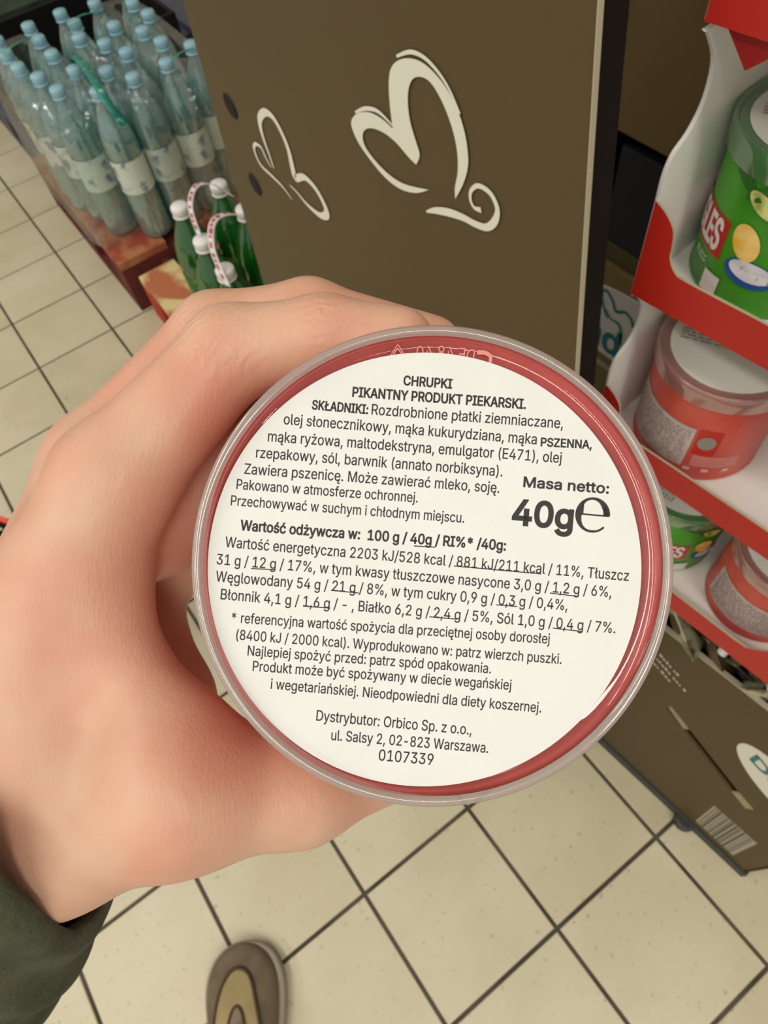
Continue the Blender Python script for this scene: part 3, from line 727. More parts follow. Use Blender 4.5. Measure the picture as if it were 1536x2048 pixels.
# shrink film hulls of the three packs
film = clear_mat('shrink_film', (246, 251, 251), 0.08, 0.14, (226, 240, 240), 0.05, bump=1.0, bscale=30, edge=0.45)
def film_pack(x0, x1, y0, y1, z0, hb, hc, label, seed):
    rnd = random.Random(seed); ph = [rnd.uniform(0, 6) for _ in range(6)]
    n = 64; v = []; f = []
    rings = [(0.0, z0), (0.002, z0 + hb * 0.35), (0.0, z0 + hb * 0.62), (-0.006, z0 + hb * 0.75), (-0.020, z0 + hb * 0.90), (-0.040, z0 + hb * 0.97), (-0.07, z0 + hc)]
    cx, cy = (x0 + x1) / 2, (y0 + y1) / 2; hx, hy = (x1 - x0) / 2, (y1 - y0) / 2
    for ri, (off, z) in enumerate(rings):
        for k in range(n):
            a = 2 * PI * k / n; c, s_ = math.cos(a), math.sin(a)
            e = 0.34
            px = (hx + off * min(1, hx / 0.09)) * (abs(c) ** e) * (1 if c > 0 else -1); py = (hy + off) * (abs(s_) ** e) * (1 if s_ > 0 else -1)
            wv = 0.0022 * math.sin(9 * a + ph[0] + ri) + 0.0015 * math.sin(17 * a + ph[1] - ri * 2)
            v.append((cx + px * (1 + wv * 4), cy + py * (1 + wv * 4), z + 0.003 * math.sin(7 * a + ph[2] + ri) * (ri > 3)))
    for i in range(len(rings) - 1):
        for k in range(n):
            k2 = (k + 1) % n; f.append((i * n + k, i * n + k2, (i + 1) * n + k2, (i + 1) * n + k))
    return tag(mesh('shrink_film', v, f, film, None, True), label, 'plastic film')
film_pack(0.672, 0.862, 1.27, 1.70, 0.146, 0.325, 0.312, 'clear wrinkled film around the left water bottle pack', 1)
film_pack(0.858, 0.955, 1.20, 1.47, 0.146, 0.325, 0.312, 'clear film around the near half of the middle water pack', 2)
film_pack(0.956, 1.10, 1.20, 1.70, 0.146, 0.325, 0.312, 'clear film around the right water pack beside the brown panel', 3)
# teal carrying straps
teal_s = mat('teal_strap', (24, 128, 112), 0.4, rgb2=(120, 205, 185), nscale=70, lo=0.58, hi=0.66)
def strap(pts, wdt, m, label, text=None, textm=None, side=(1, 0, 0), cat='carry strap', name='carry_strap'):
    p = [Vector(q) for q in smooth_path(pts, 8)]; sd = Vector(side).normalized() * wdt / 2; v = []; f = []
    for i, q in enumerate(p):
        v += [q - sd, q + sd]
    n = len(p)
    for i in range(n - 1): f.append((2 * i, 2 * i + 1, 2 * i + 3, 2 * i + 2))
    o = empty(name, p[0], label, cat)
    so_ = mesh('strap_band', [Vector(q) - p[0] for q in v], f, m, o, True)
    sm = so_.modifiers.new('thick', 'SOLIDIFY'); sm.thickness = 0.0008
    if text:
        tv, tf = marks(text * wdt * 0.55, wdt * 0.5, text)
        Ls = [0]
        for i in range(n - 1): Ls.append(Ls[-1] + (p[i + 1] - p[i]).length)
        tot = max(a for a, b in tv); sc_ = Ls[-1] * 0.88 / tot; out = []
        for a, b in tv:
            d = a * sc_ + Ls[-1] * 0.06
            i = max(0, min(n - 2, next((k for k in range(n - 1) if Ls[k + 1] >= d), n - 2)))
            q = p[i].lerp(p[i + 1], (d - Ls[i]) / max(Ls[i + 1] - Ls[i], 1e-6)); nn = (p[i + 1] - p[i]).normalized().cross(sd.normalized())
            nn = nn if nn.z > 0 or abs(nn.z) < 0.3 and nn.y < 0 else -nn
            out.append(q + sd.normalized() * (b - wdt * 0.25) + nn * 0.0012 - p[0])
        mesh('strap_lettering', out, tf, textm, o)
    return o
strap([(0.838, 1.44, 0.455), (0.836, 1.405, 0.485), (0.828, 1.31, 0.500), (0.819, 1.235, 0.502), (0.812, 1.18, 0.498), (0.812, 1.15, 0.480), (0.820, 1.14, 0.45)], 0.018, teal_s, 'teal lettered carrying strap arching over the middle water pack', side=(1, 0.35, 0))
strap([(0.882, 1.571, 0.482), (0.92, 1.545, 0.495), (0.97, 1.558, 0.482)], 0.006, teal_s, 'narrow teal band at the far end of the middle pack', side=(0, 1, 0))
strap([(0.719, 1.556, 0.482), (0.753, 1.534, 0.495), (0.799, 1.573, 0.482)], 0.006, teal_s, 'narrow teal band across the left water pack', side=(0, 1, 0))
strap([(0.985, 1.225, 0.482), (1.003, 1.211, 0.495), (1.039, 1.233, 0.482)], 0.006, teal_s, 'narrow teal band across the right water pack near the panel', side=(0, 1, 0))

GG = 'green mineral water bottles'
g0 = bottle('green_bottle', 0.322, 0.0400, gpet, cap_white, lab_g, '', 'bottle', GG)
gs = [(0.785, 0.835, 'far left green bottle with white cap beside the water bottles'), (0.870, 0.842, 'far right green bottle with white cap against the brown panel'), (0.772, 0.722, 'middle green bottle whose white cap starts the upper handle'), (0.870, 0.745, 'green bottle whose cap is half hidden by the brown panel'),
      (0.765, 0.628, 'nearest green bottle just above the hand'), (0.865, 0.655, 'green bottle between the two white handles near the panel')]
for i, (x, y, lb) in enumerate(gs):
    o = g0 if i == 0 else copy_tree(g0)
    o.location = (x, y, 0.1204); o.rotation_euler = (0, 0, random.uniform(0, 6)); o['label'] = lb; o['group'] = GG
for ch in g0.children:
    if ch.name.startswith('cap'): ch.data.materials[0] = cap_white
hand_w = mat('handle_white', (232, 226, 224), 0.4); hred = mat('handle_red_print', (196, 60, 60), 0.5)
strap([(0.772, 0.728, 0.446), (0.785, 0.765, 0.474), (0.815, 0.795, 0.484), (0.845, 0.795, 0.474), (0.868, 0.78, 0.448)], 0.012, hand_w, 'upper white carrying handle with red print over the green bottles', 9, hred, side=(0.4, -1, 0))
strap([(0.752, 0.600, 0.430), (0.762, 0.645, 0.470), (0.792, 0.685, 0.486), (0.830, 0.690, 0.478), (0.865, 0.675, 0.448)], 0.014, hand_w, 'lower white carrying handle with red print over the green bottles', 12, hred, side=(0.4, -1, 0))

# ------------------------------------------------------------------ shopping basket at the left edge
bk = empty('shopping_basket', (0.135, 0.47, 0.0), 'black shopping basket with an orange-red rim at the left edge', 'basket', rz=math.radians(-57))
Lx, Ly, Hh = 0.22, 0.148, 0.258
rim = [(-Lx, -Ly, Hh), (Lx, -Ly, Hh), (Lx, Ly, Hh), (-Lx, Ly, Hh)]
rp = []
for i in range(4):
    a = Vector(rim[i]); b = Vector(rim[(i + 1) % 4]); pv = Vector(rim[i - 1])
    for k in range(4):
        t = k / 3; p0 = a + (pv - a).normalized() * 0.03; p2 = a + (b - a).normalized() * 0.03
        rp.append(tuple((1 - t) ** 2 * p0 + 2 * t * (1 - t) * a + t * t * p2))
mb = MB()
n_ = len(rp); sec = [(0.0, 0.0), (0.010, 0.0), (0.010, -0.036), (0.004, -0.036), (0.003, -0.004), (-0.004, -0.004), (-0.004, 0.0)]
v = []; f = []
for p in rp:
    d = Vector((p[0], p[1], 0)).normalized()
    for o_, z_ in sec: v.append((p[0] + d.x * o_, p[1] + d.y * o_, p[2] + z_))
for i in range(n_):
    for k in range(len(sec)): 
        j = (i + 1) % n_; k2 = (k + 1) % len(sec); f.append((i * 7 + k, i * 7 + k2, j * 7 + k2, j * 7 + k))
mb.add(v, f).build('rim', mat('basket_red', (216, 66, 30), 0.45), bk, label='orange-red plastic rim')
mb = MB()
for z_ in (0.004, 0.05, 0.10, 0.15, 0.20, 0.235):
    s_ = 0.86 + 0.13 * z_ / 0.25
    mb.tube([(p[0] * s_, p[1] * s_, z_) for p in rp] + [(rp[0][0] * s_, rp[0][1] * s_, z_)], 0.004, 6)
for i in range(30):
    a = i / 30 * n_; i0 = int(a); fr = a - i0; p = Vector(rp[i0]).lerp(Vector(rp[(i0 + 1) % n_]), fr)
    mb.tube([(p.x * 0.86, p.y * 0.86, 0.004), (p.x * 0.985, p.y * 0.985, 0.235)], 0.003, 6)
for sx, sy, ln in ((-1, -1, 0), ): pass
mb.box((-Lx * 0.86, -Ly * 0.86, 0.001), (Lx * 0.86, Ly * 0.86, 0.006))
mb.build('basket_body', black_p, bk)
bagp = mat('bag_black', (14, 14, 15), 0.5, rgb2=(30, 30, 32), nscale=20)
v = []; f = []; n = 18
for i in range(n + 1):
    for j in range(n + 1):
        x = (i / n * 2 - 1); y = (j / n * 2 - 1); e = (1 - x ** 4) * (1 - y ** 4)
        v.append((x * Lx * 0.88, y * Ly * 0.86, 0.03 + 0.18 * e ** 0.5 + 0.012 * math.sin(7 * x + 5 * y) * e))
for i in range(n):
    for j in range(n): f.append((i * (n + 1) + j, (i + 1) * (n + 1) + j, (i + 1) * (n + 1) + j + 1, i * (n + 1) + j + 1))
sb = tag(mesh('cloth_bag', v, f, bagp, None, True), 'black bag lying in the red-rimmed basket', 'bag'); sb.location = (0.135, 0.47, 0.006); sb.rotation_euler = (0, 0, math.radians(-57))

# ------------------------------------------------------------------ sneaker on the floor
sn = empty('sneaker', (0.165, -0.255, 0.0), 'taupe and beige sneaker with brown piping on the tiles, bottom of the picture', 'shoe', rz=math.radians(-27))
# outline half width along length (y from -0.15 heel to +0.125 toe)
prof_s = smooth_path([(-0.155, 0.002), (-0.150, 0.022), (-0.13, 0.034), (-0.08, 0.036), (-0.02, 0.041), (0.04, 0.050), (0.075, 0.0500), (0.100, 0.0410), (0.114, 0.027), (0.1205, 0.012), (0.122, 0.001)], 5)
def height_s(y): return 0.048 + max(0, (0.07 - y)) * 0.22 + (0 if y < 0.07 else -(y - 0.07) * 0.32)
def ring_shell(z_of, off, u0=0.0, u1=1.0, nt=18, ps=prof_s):
    v = []; f = []
    for y, hw in ps:
        for k in range(nt + 1):
            u = u0 + (u1 - u0) * k / nt; a = PI * u
            v.append(((hw + off) * math.cos(a), y, z_of(y, u)))
    for i in range(len(ps) - 1):
        for k in range(nt): f.append((i * (nt + 1) + k, (i + 1) * (nt + 1) + k, (i + 1) * (nt + 1) + k + 1, i * (nt + 1) + k + 1))
    return v, f
def zsurf(y, x, hw):
    s_ = max(0.0, 1 - (x / max(hw, 1e-4)) ** 2); return 0.020 + (height_s(y) - 0.020) * s_ ** 0.42
sole_m = mat('sole_grey', (150, 138, 122), 0.6); taupe = mat('taupe_suede', (112, 98, 76), 0.8, rgb2=(100, 86, 66), nscale=30, bump=0.1, bscale=300)
beige_m = mat('beige_suede', (160, 142, 98), 0.8, rgb2=(148, 130, 88), nscale=25, bump=0.1, bscale=300); pipe_m = mat('brown_piping', (66, 44, 14), 0.6)
so2 = [(x * 1.08, y) for y, x in prof_s]
loop = [(x + 0.004, y * 1.02) for x, y in so2] + [(-x, y * 1.02) for x, y in reversed(so2)]
MB().slab(loop, lambda a, b, h: (a, b, h), 0.022).build('sole', sole_m, sn, bevel=0.004, seg=3)
MB().add(*ring_shell(lambda y, u: zsurf(y, math.cos(PI * u), 1.0), 0.0)).build('upper', taupe, sn, smooth=True)
def on(x, y, h=0.0):
    hw = float(np.interp(y, [p[0] for p in prof_s], [p[1] for p in prof_s])); x = max(-hw * 0.999, min(hw * 0.999, x)); return (x, y, zsurf(y, x, hw) + h)
vamp = smooth_path([(-0.037, -0.06), (-0.036, 0.0), (-0.033, 0.04), (-0.024, 0.072), (-0.010, 0.090), (0.006, 0.091), (0.018, 0.078), (0.025, 0.050), (0.030, 0.02), (0.031, -0.01), (0.033, -0.06)], 6)
tong = smooth_path([(-0.016, -0.08), (-0.016, -0.02), (-0.014, 0.020), (-0.006, 0.046), (0.003, 0.048), (0.010, 0.030), (0.013, -0.01), (0.015, -0.08)], 6)
def surf_patch(line, h, n=14):
    v = []; f = []
    lo = min(p[1] for p in line); top = max(range(len(line)), key=lambda i: line[i][1]); L_ = line[:top + 1]; R_ = line[top:][::-1]
    rows = 30
    for i in range(rows + 1):
        y = lo + (line[top][1] - lo) * i / rows
        xl = float(np.interp(y, [p[1] for p in L_], [p[0] for p in L_])); xr = float(np.interp(y, [p[1] for p in R_], [p[0] for p in R_]))
        for k in range(n + 1): v.append(on(xl + (xr - xl) * k / n, y, h))
    for i in range(rows):
        for k in range(n): f.append((i * (n + 1) + k, i * (n + 1) + k + 1, (i + 1) * (n + 1) + k + 1, (i + 1) * (n + 1) + k))
    return v, f
MB().add(*surf_patch(vamp, 0.0016)).build('vamp', beige_m, sn, smooth=True, label='beige front panel')
MB().tube([on(x, y, 0.0018) for x, y in vamp], 0.0024, 8).build('piping', pipe_m, sn, smooth=True)
MB().add(*surf_patch(tong, 0.0032)).build('tongue', mat('tongue_mauve', (128, 112, 92), 0.8, rgb2=(96, 80, 56), nscale=60), sn, smooth=True)
MB().tube([on(x, y, 0.0034) for x, y in tong], 0.0018, 8).build('piping', pipe_m, sn, smooth=True)
for k in range(4):
    y = 0.012 - k * 0.02
    MB().tube([on(-0.012, y - 0.003, 0.005), on(0.0, y + 0.003, 0.0075), on(0.011, y, 0.005)], 0.0016, 6).build('lace', pipe_m, sn, smooth=True)

# ------------------------------------------------------------------ held can
ORG = Vector((0.52213, -0.27079, 1.06551))
MC = Matrix(((RX.x, -RD.x, -RF.x, ORG.x), (RX.y, -RD.y, -RF.y, ORG.y), (RX.z, -RD.z, -RF.z, ORG.z), (0, 0, 0, 1)))
held = empty('snack_can', (0, 0, 0), 'coral-red snack can held in the hand, white ingredients sticker on its clear lid', 'snack can')
held.matrix_world = MC
mm = 0.001
can_red = mat('held_can_coral', (204, 70, 62), 0.35, rgb2=(190, 50, 44), nscale=55, lo=0.4, hi=0.62)
MB().lathe([(0, -84 * mm), (35.4 * mm, -84 * mm), (36.2 * mm, -85 * mm), (37.2 * mm, -84 * mm), (37.2 * mm, -82.5 * mm), (36.6 * mm, -82 * mm), (36.6 * mm, -80 * mm)], 96).build('metal_base', mat('tinplate', (190, 188, 182), 0.3, metal=1.0), held, smooth=True)
MB().lathe([(36.7 * mm, -80 * mm), (37.6 * mm, -60 * mm), (38.1 * mm, -9.5 * mm), (38.35 * mm, -6 * mm), (38.3 * mm, -3.4 * mm), (37.6 * mm, -3.05 * mm), (36.9 * mm, -3.3 * mm), (36.2 * mm, -4.4 * mm), (0.0, -4.4 * mm)], 128).build('can_body', can_red, held, smooth=True)
rimp = [(38.75, -9.0), (39.0, -8.6), (39.1, -6.0), (39.05, -2.2), (38.98, -1.0), (38.7, -0.35), (38.2, -0.1), (37.7, -0.12), (37.35, -0.35), (37.2, -0.8)]
MB().lathe_open([(a * mm, b * mm) for a, b in rimp], 160).build('lid_rim', clear_mat('lid_rim_milky', (240, 236, 232), 0.07, 0.10, (216, 206, 196), 0.55, edge=0.35), held, smooth=True, label='milky plastic lid rim')
MB().lathe_open([(37.2 * mm, -0.8 * mm), (37.1 * mm, -1.6 * mm), (36.95 * mm, -2.2 * mm), (36.6 * mm, -2.7 * mm), (35.6 * mm, -2.9 * mm), (34.6 * mm, -2.6 * mm), (33.0 * mm, -2.55 * mm), (0.0, -2.55 * mm)], 160).build('lid_plate', lid_clear, held, smooth=True, label='clear recessed lid plate')
SZ = -2.30 * mm
SCX, SCY, SR = -1.22 * mm, -0.67 * mm, 35.5 * mm
paper = mat('sticker_paper', (228, 228, 222), 0.5, rgb2=(225, 225, 218), nscale=90, bump=0.03, bscale=400)
n = 160
v = [(SCX, SCY, SZ)] + [(SCX + SR * math.cos(2 * PI * k / n), SCY + SR * math.sin(2 * PI * k / n), SZ) for k in range(n)] + [(SCX + SR * math.cos(2 * PI * k / n), SCY + SR * math.sin(2 * PI * k / n), SZ - 0.12 * mm) for k in range(n)]
f = [(0, 1 + k, 1 + (k + 1) % n) for k in range(n)] + [(1 + k, 1 + n + k, 1 + n + (k + 1) % n, 1 + (k + 1) % n) for k in range(n)]
stick = mesh('lid_sticker', v, f, paper, held, label='round white ingredients sticker in black print')
ink = mat('sticker_ink', (30, 27, 26), 0.55)
LINES = [
["CHRUPKI", 1, 1.514, -4.66, 29.53, 3.2, 28.95],
["PIKANTNY PRODUKT PIEKARSKI.", 1, 1.555, -13.01, 27.64, 15.28, 25.62],
["SKŁADNIKI:", 1, 1.473, -19.63, 25.57, -10.55, 24.78],
["Rozdrobnione płatki ziemniaczane,", 0, 1.719, -9.9, 24.7, 21.37, 22.41],
["olej słonecznikowy, mąka kukurydziana, mąka", 0, 1.719, -24.3, 23.12, 17.08, 19.8],
["PSZENNA,", 1, 1.35, 17.82, 19.54, 26.08, 19.09],
["mąka ryżowa, maltodekstryna, emulgator (E471), olej", 0, 1.719, -26.87, 20.32, 21.15, 16.76],
["rzepakowy, sól, barwnik (annato norbiksyna).", 0, 1.719, -28.82, 17.66, 11.46, 14.55],
["Zawiera pszenicę. Może zawierać mleko, soję.", 0, 1.719, -30.73, 14.99, 10.97, 11.85],
["Pakowano w atmosferze ochronnej.", 0, 1.637, -32.01, 12.51, -2.39, 10.29],
["Przechowywać w suchym i chłodnym miejscu.", 0, 1.637, -32.94, 9.85, 5.22, 6.97],
["Wartość odżywcza w:  100 g / 40g / RI%* /40g:", 1, 1.637, -31.34, 5.79, 12.0, 2.44],
["Wartość energetyczna 2203 kJ/528 kcal / 881 kJ/211 kcal / 11%, Tłuszcz", 0, 1.719, -33.87, 3.01, 32.15, -2.55],
["31 g / 12 g / 17%, w tym kwasy tłuszczowe nasycone 3,0 g / 1,2 g / 6%,", 0, 1.719, -35.27, 0.2, 29.3, -5.2],
["Węglowodany 54 g / 21 g / 8%, w tym cukry 0,9 g / 0,3 g / 0,4%,", 0, 1.719, -35.4, -2.6, 22.1, -7.36],
["Błonnik 4,1 g / 1,6 g / - , Białko 6,2 g / 2,4 g / 5%, Sól 1,0 g / 0,4 g / 7%.", 0, 1.719, -34.61, -5.53, 29.96, -11.1],
["* referencyjna wartość spożycia dla przeciętnej osoby dorosłej", 0, 1.637, -32.81, -9.31, 19.21, -12.82],
["(8400 kJ / 2000 kcal). Wyprodukowano w: patrz wierzch puszki.", 0, 1.637, -32.07, -12.13, 21.15, -16.14],
["Najlepiej spożyć przed: patrz spód opakowania.", 0, 1.637, -30.19, -14.72, 9.6, -17.67],
["Produkt może być spożywany w diecie wegańskiej", 0, 1.637, -29.35, -17.25, 12.92, -20.38],
["i wegetariańskiej. Nieodpowiedni dla diety koszernej.", 0, 1.637, -26.43, -20.18, 17.82, -24.09],
["Dystrybutor: Orbico Sp. z o.o.,", 0, 1.719, -18.96, -25.38, 6.41, -27.73],
["ul. Salsy 2, 02-823 Warszawa.", 0, 1.678, -16.51, -28.57, 9.16, -30.69],
["0107339", 0, 1.8, -8.75, -31.9, 0.14, -32.65],
["Masa netto:", 1, 1.637, 14.97, 12.87, 28.85, 11.77],
["40g", 2, 4.01, 13.17, 6.78, 22.81, 5.96],
]
UNDER = [[-2.97, 3.19, 0.5, 2.97], [3.56, -0.09, 17.82, -1.39], [-29.62, -0.51, -25.69, -0.72], [19.3, -4.52, 23.99, -5.09], [-16.56, -4.07, -11.98, -4.52], [10.48, -6.45, 13.92, -6.73], [-21.11, -6.65, -16.64, -7.0], [-0.44, -8.41, 4.1, -8.8], [19.76, -10.25, 24.53, -10.82]]
TZ = SZ + 0.03 * mm
for li_, (s, bold, cap, x0, y0, x1, y1) in enumerate(LINES):
    wd = math.hypot(x1 - x0, y1 - y0); an = math.atan2(y1 - y0, x1 - x0)
    v, f = text_geo(s, cap, wd, (0.006, 0.022, 0.026)[bold])
    ca, sa = math.cos(an), math.sin(an)
    MB().add([((x0 + a * ca - b * sa) * mm, (y0 + a * sa + b * ca) * mm, TZ) for a, b in v], f).build('printed_line', ink, stick)
ub = MB()
for x0, y0, x1, y1 in UNDER:
    d = Vector((x1 - x0, y1 - y0)).normalized(); nx, ny = -d.y * 0.085, d.x * 0.085
    ub.add([((x0 - nx) * mm, (y0 - ny) * mm, TZ), ((x1 - nx) * mm, (y1 - ny) * mm, TZ), ((x1 + nx) * mm, (y1 + ny) * mm, TZ), ((x0 + nx) * mm, (y0 + ny) * mm, TZ)], [(0, 1, 2, 3)])
ub.build('underline', ink, stick)
# estimated sign: big round e with a thick right side and a slanted bar
ex, ey, er = 26.3, 8.25, 2.72
est = []
for k in range(0, 41):
    a = math.radians(0 + 318 * k / 40)
    wdt = 0.40 + 0.66 * max(0.0, math.cos(a - math.radians(22))) ** 3 * (1 if a < PI else 0.3) + 0.62 * max(0.0, -math.cos(a)) ** 3
    if a > math.radians(285): wdt = 0.34
    est.append(((er - wdt / 2 + 0.18) * math.cos(a) * 0.98, (er - wdt / 2 + 0.18) * math.sin(a), wdt))
v, f = stroke(est, 2)
b_ = MB(); rot_e = -0.09
def er_(a, b): return ((ex + a * math.cos(rot_e) - b * math.sin(rot_e)) * mm, (ey + a * math.sin(rot_e) + b * math.cos(rot_e)) * mm, TZ)
b_.add([er_(a, b) for a, b in v], f)
b_.add([er_(-2.2, -0.12), er_(2.72, -0.12), er_(2.72, 0.14), er_(-2.2, 0.14)], [(0, 1, 2, 3)])
b_.add([er_(-1.55, 0), er_(-1.55, 1.9), er_(-1.85, 1.9), er_(-1.85, 0)], [(0, 1, 2, 3)]).add([er_(1.7, 0), er_(1.7, 1.7), er_(2.1, 1.6), er_(2.6, 0)], [(3, 2, 1, 0)])
b_.build('printed_symbol', ink, stick)
# moulded marks in the clear lid, seen from inside (mirrored), peeping out above the sticker
emb = mat('moulded_mark', (222, 140, 130), 0.3)
def arc_text(s, cap, cx_deg, rad, mirror=True):
    v, f = text_geo(s, cap, 9.2, 0.0); wdt = max(a for a, b in v); out = []
    for a, b in v:
        if mirror: a = wdt - a
        th = math.radians(cx_deg) - (a - wdt / 2) / rad; out.append(((rad + b) * math.cos(th) * mm, (rad + b) * math.sin(th) * mm, -2.46 * mm))
    return out, [q[::-1] for q in f]
bb = MB()
bb.add(*arc_text('DE 48 40', 2.1, 86.3, 33.9))
v, f = stroke([(1.3, -0.9, .16), (0.2, 1.0, .16), (-0.2, 1.0, .16), (-1.3, -0.9, .16)], 4)
bb.add([((-5.6 + a) * mm, (34.95 + b) * mm, -2.46 * mm) for a, b in v], f)
v, f = stroke([(0.9, -0.7, .2), (0.1, 0.62, .2), (-0.1, 0.62, .2), (-0.9, -0.7, .2)], 4)
bb.add([((-5.6 + a) * mm, (34.85 + b) * mm, -2.46 * mm) for a, b in v], f)
v, f = stroke([(-1.2, 0.9, .7), (0.0, 0.85, .7), (0.95, 0.3, .6), (0.95, -0.8, .5)], 6)
bb.add([((8.6 + a) * mm, (34.0 + b) * mm, -2.46 * mm) for a, b in v], f)
bb.build('moulded_mark', emb, held, label='faint mirrored moulded marks above the sticker')

# ------------------------------------------------------------------ hand (one continuous skin surface)
CH = {
'fold': [[-62, 2, -58, 9.5], [-53, 13, -62, 9.5], [-50, 24, -60, 9]],
'fold2': [[-68, -6, -86, 9.5], [-60, 6, -86, 9], [-54, 20, -84, 9]],
'index': [[-66.14, 15.07, -37, 12.3], [-40.7, 42.99, -37, 9.7], [-20.26, 45.75, -34, 8.2], [-4.56, 44.15, -31, 6.9]],
'middle': [[-75.51, 19.94, -53, 12], [-48.37, 51.67, -55, 9.6], [-25.48, 55.43, -53, 8.4], [3.42, 47.54, -49, 6.8]],
'ring': [[-83.5, 13.84, -69, 12], [-54.93, 49.87, -75, 9], [-30.58, 53.93, -75, 8], [-3.61, 43.68, -71, 6.8]],
'little': [[-82.12, 3.58, -86, 11], [-63.32, 33.46, -92, 8.5], [-42.22, 42.5, -90, 7.2], [-19.32, 37.27, -86, 6.2]],
'thumb': [[-77, -58.5, -34, 15], [-48.05, -46.5, -26, 14.8], [-25.39, -48.8, -33, 10.6], [-5.36, -47.99, -45, 8]],
'palmA': [[-66.14, 15.07, -37, 12.3], [-91.45, -41.55, -41, 17]],
'palmB': [[-75.51, 19.94, -53, 12], [-101.73, -44.91, -51, 17]],
'palmC': [[-83.5, 13.84, -69, 12], [-110.04, -51.46, -63, 16]],
'palmD': [[-82.12, 3.58, -86, 11], [-90.86, -30.22, -83, 13], [-100.51, -56.18, -69, 17]],
'web1': [[-76.01, -5.16, -41, 13], [-78.49, -42.36, -37, 17]],
'web2': [[-70.21, -4.97, -39, 8.5], [-62.53, -23.44, -34, 8.5], [-51.47, -34.68, -28, 10]],
'hypo': [[-73.23, -15.85, -81, 8], [-62.92, -39.64, -66, 10], [-59.38, -49.61, -51, 12]],
'fore': [[-97, -60, -54, 18], [-169.85, -174.08, -131, 26]],
'wrist': [[-77, -58.5, -34, 15], [-108, -52, -57, 17]],
}
def cap_sdf(P, a, b):
    a = np.array(a, np.float32); b = np.array(b, np.float32); ab = b[:3] - a[:3]; L2 = float(ab @ ab)
    px = P[0] - a[0]; py = P[1] - a[1]; pz = P[2] - a[2]
    h = np.clip((px * ab[0] + py * ab[1] + pz * ab[2]) / L2, 0, 1)
    d = np.sqrt((px - h * ab[0]) ** 2 + (py - h * ab[1]) ** 2 + (pz - h * ab[2]) ** 2)
    return d - (a[3] + (b[3] - a[3]) * h)
def smin(a, b, k):
    h = np.clip(0.5 + 0.5 * (b - a) / k, 0, 1); return b * (1 - h) + a * h - k * h * (1 - h)
def chain(P, c, k=3.0):
    d = None
    for i in range(len(c) - 1):
        e = cap_sdf(P, c[i], c[i + 1]); d = e if d is None else smin(d, e, k)
    return d
def hand_mesh():
    st = 1.25
    xs = np.arange(-175, 14, st, dtype=np.float32); ys = np.arange(-160, 70, st, dtype=np.float32); zs = np.arange(-135, -6, st, dtype=np.float32)
    P = (xs[:, None, None], ys[None, :, None], zs[None, None, :])
    pal = None
    for k in ('palmA', 'palmB', 'palmC', 'palmD', 'web1', 'fold', 'fold2', 'hypo', 'wrist', 'fore'):
        e = chain(P, CH[k], 8.0); pal = e if pal is None else smin(pal, e, 9.0)
    pal = smin(pal, chain(P, CH['web2'], 4.0), 7.0)
    F = smin(pal, chain(P, CH['thumb'], 6.0), 9.0)
    fing = None
    for k in ('index', 'middle', 'ring', 'little'):
        e = chain(P, CH[k], 3.5); fing = e if fing is None else smin(fing, e, 1.6)
    F = smin(F, fing, 6.0)
    # keep the skin outside the can it holds
    rad = np.sqrt(P[0] ** 2 + P[1] ** 2) - 38.9
    F = np.maximum(F, -(rad + 0 * P[2]))
    S = F < 0
    nx, ny, nz = F.shape
    c = np.zeros((nx - 1, ny - 1, nz - 1), np.int8)
    for dx in (0, 1):
        for dy in (0, 1):
            for dz in (0, 1): c += S[dx:nx - 1 + dx, dy:ny - 1 + dy, dz:nz - 1 + dz]
    act = (c > 0) & (c < 8); idx = np.argwhere(act)
    acc = np.zeros((len(idx), 3)); cnt = np.zeros(len(idx))
    corners = [(0, 0, 0), (1, 0, 0), (0, 1, 0), (1, 1, 0), (0, 0, 1), (1, 0, 1), (0, 1, 1), (1, 1, 1)]
    for i, a in enumerate(corners):
        for j, b in enumerate(corners):
            if j <= i or sum(abs(p - q) for p, q in zip(a, b)) != 1: continue
            fa = F[idx[:, 0] + a[0], idx[:, 1] + a[1], idx[:, 2] + a[2]]; fb = F[idx[:, 0] + b[0], idx[:, 1] + b[1], idx[:, 2] + b[2]]
            m = (fa < 0) != (fb < 0); t = np.where(m, fa / np.where(m, fa - fb, 1), 0)
            for ax in range(3): acc[:, ax] += np.where(m, a[ax] + t * (b[ax] - a[ax]), 0)
            cnt += m
    V = (idx + acc / cnt[:, None]) * st + np.array([xs[0], ys[0], zs[0]])
    num = -np.ones(act.shape, np.int64); num[act] = np.arange(len(idx))
    faces = []
    for ax in range(3):
        sl0 = [slice(1, -1)] * 3; sl1 = [slice(1, -1)] * 3; sl0[ax] = slice(0, -1); sl1[ax] = slice(1, None)
        A = S[tuple(sl0)]; B = S[tuple(sl1)]; e = np.argwhere(A != B)
        off = np.array([1, 1, 1]); off[ax] = 0; g = e + off
        inside = A[e[:, 0], e[:, 1], e[:, 2]]
        u = np.zeros(3, int); w_ = np.zeros(3, int); u[(ax + 1) % 3] = 1; w_[(ax + 2) % 3] = 1
        q = [g - u - w_, g - w_, g, g - u]
        q = [num[np.minimum(k[:, 0], act.shape[0] - 1), np.minimum(k[:, 1], act.shape[1] - 1), np.minimum(k[:, 2], act.shape[2] - 1)] for k in q]
        Q = np.stack(q, 1); Q[~inside] = Q[~inside][:, ::-1]
        Q = Q[(Q >= 0).all(1)]; faces.append(Q)
    return V, np.concatenate(faces)
HV, HF = hand_mesh()
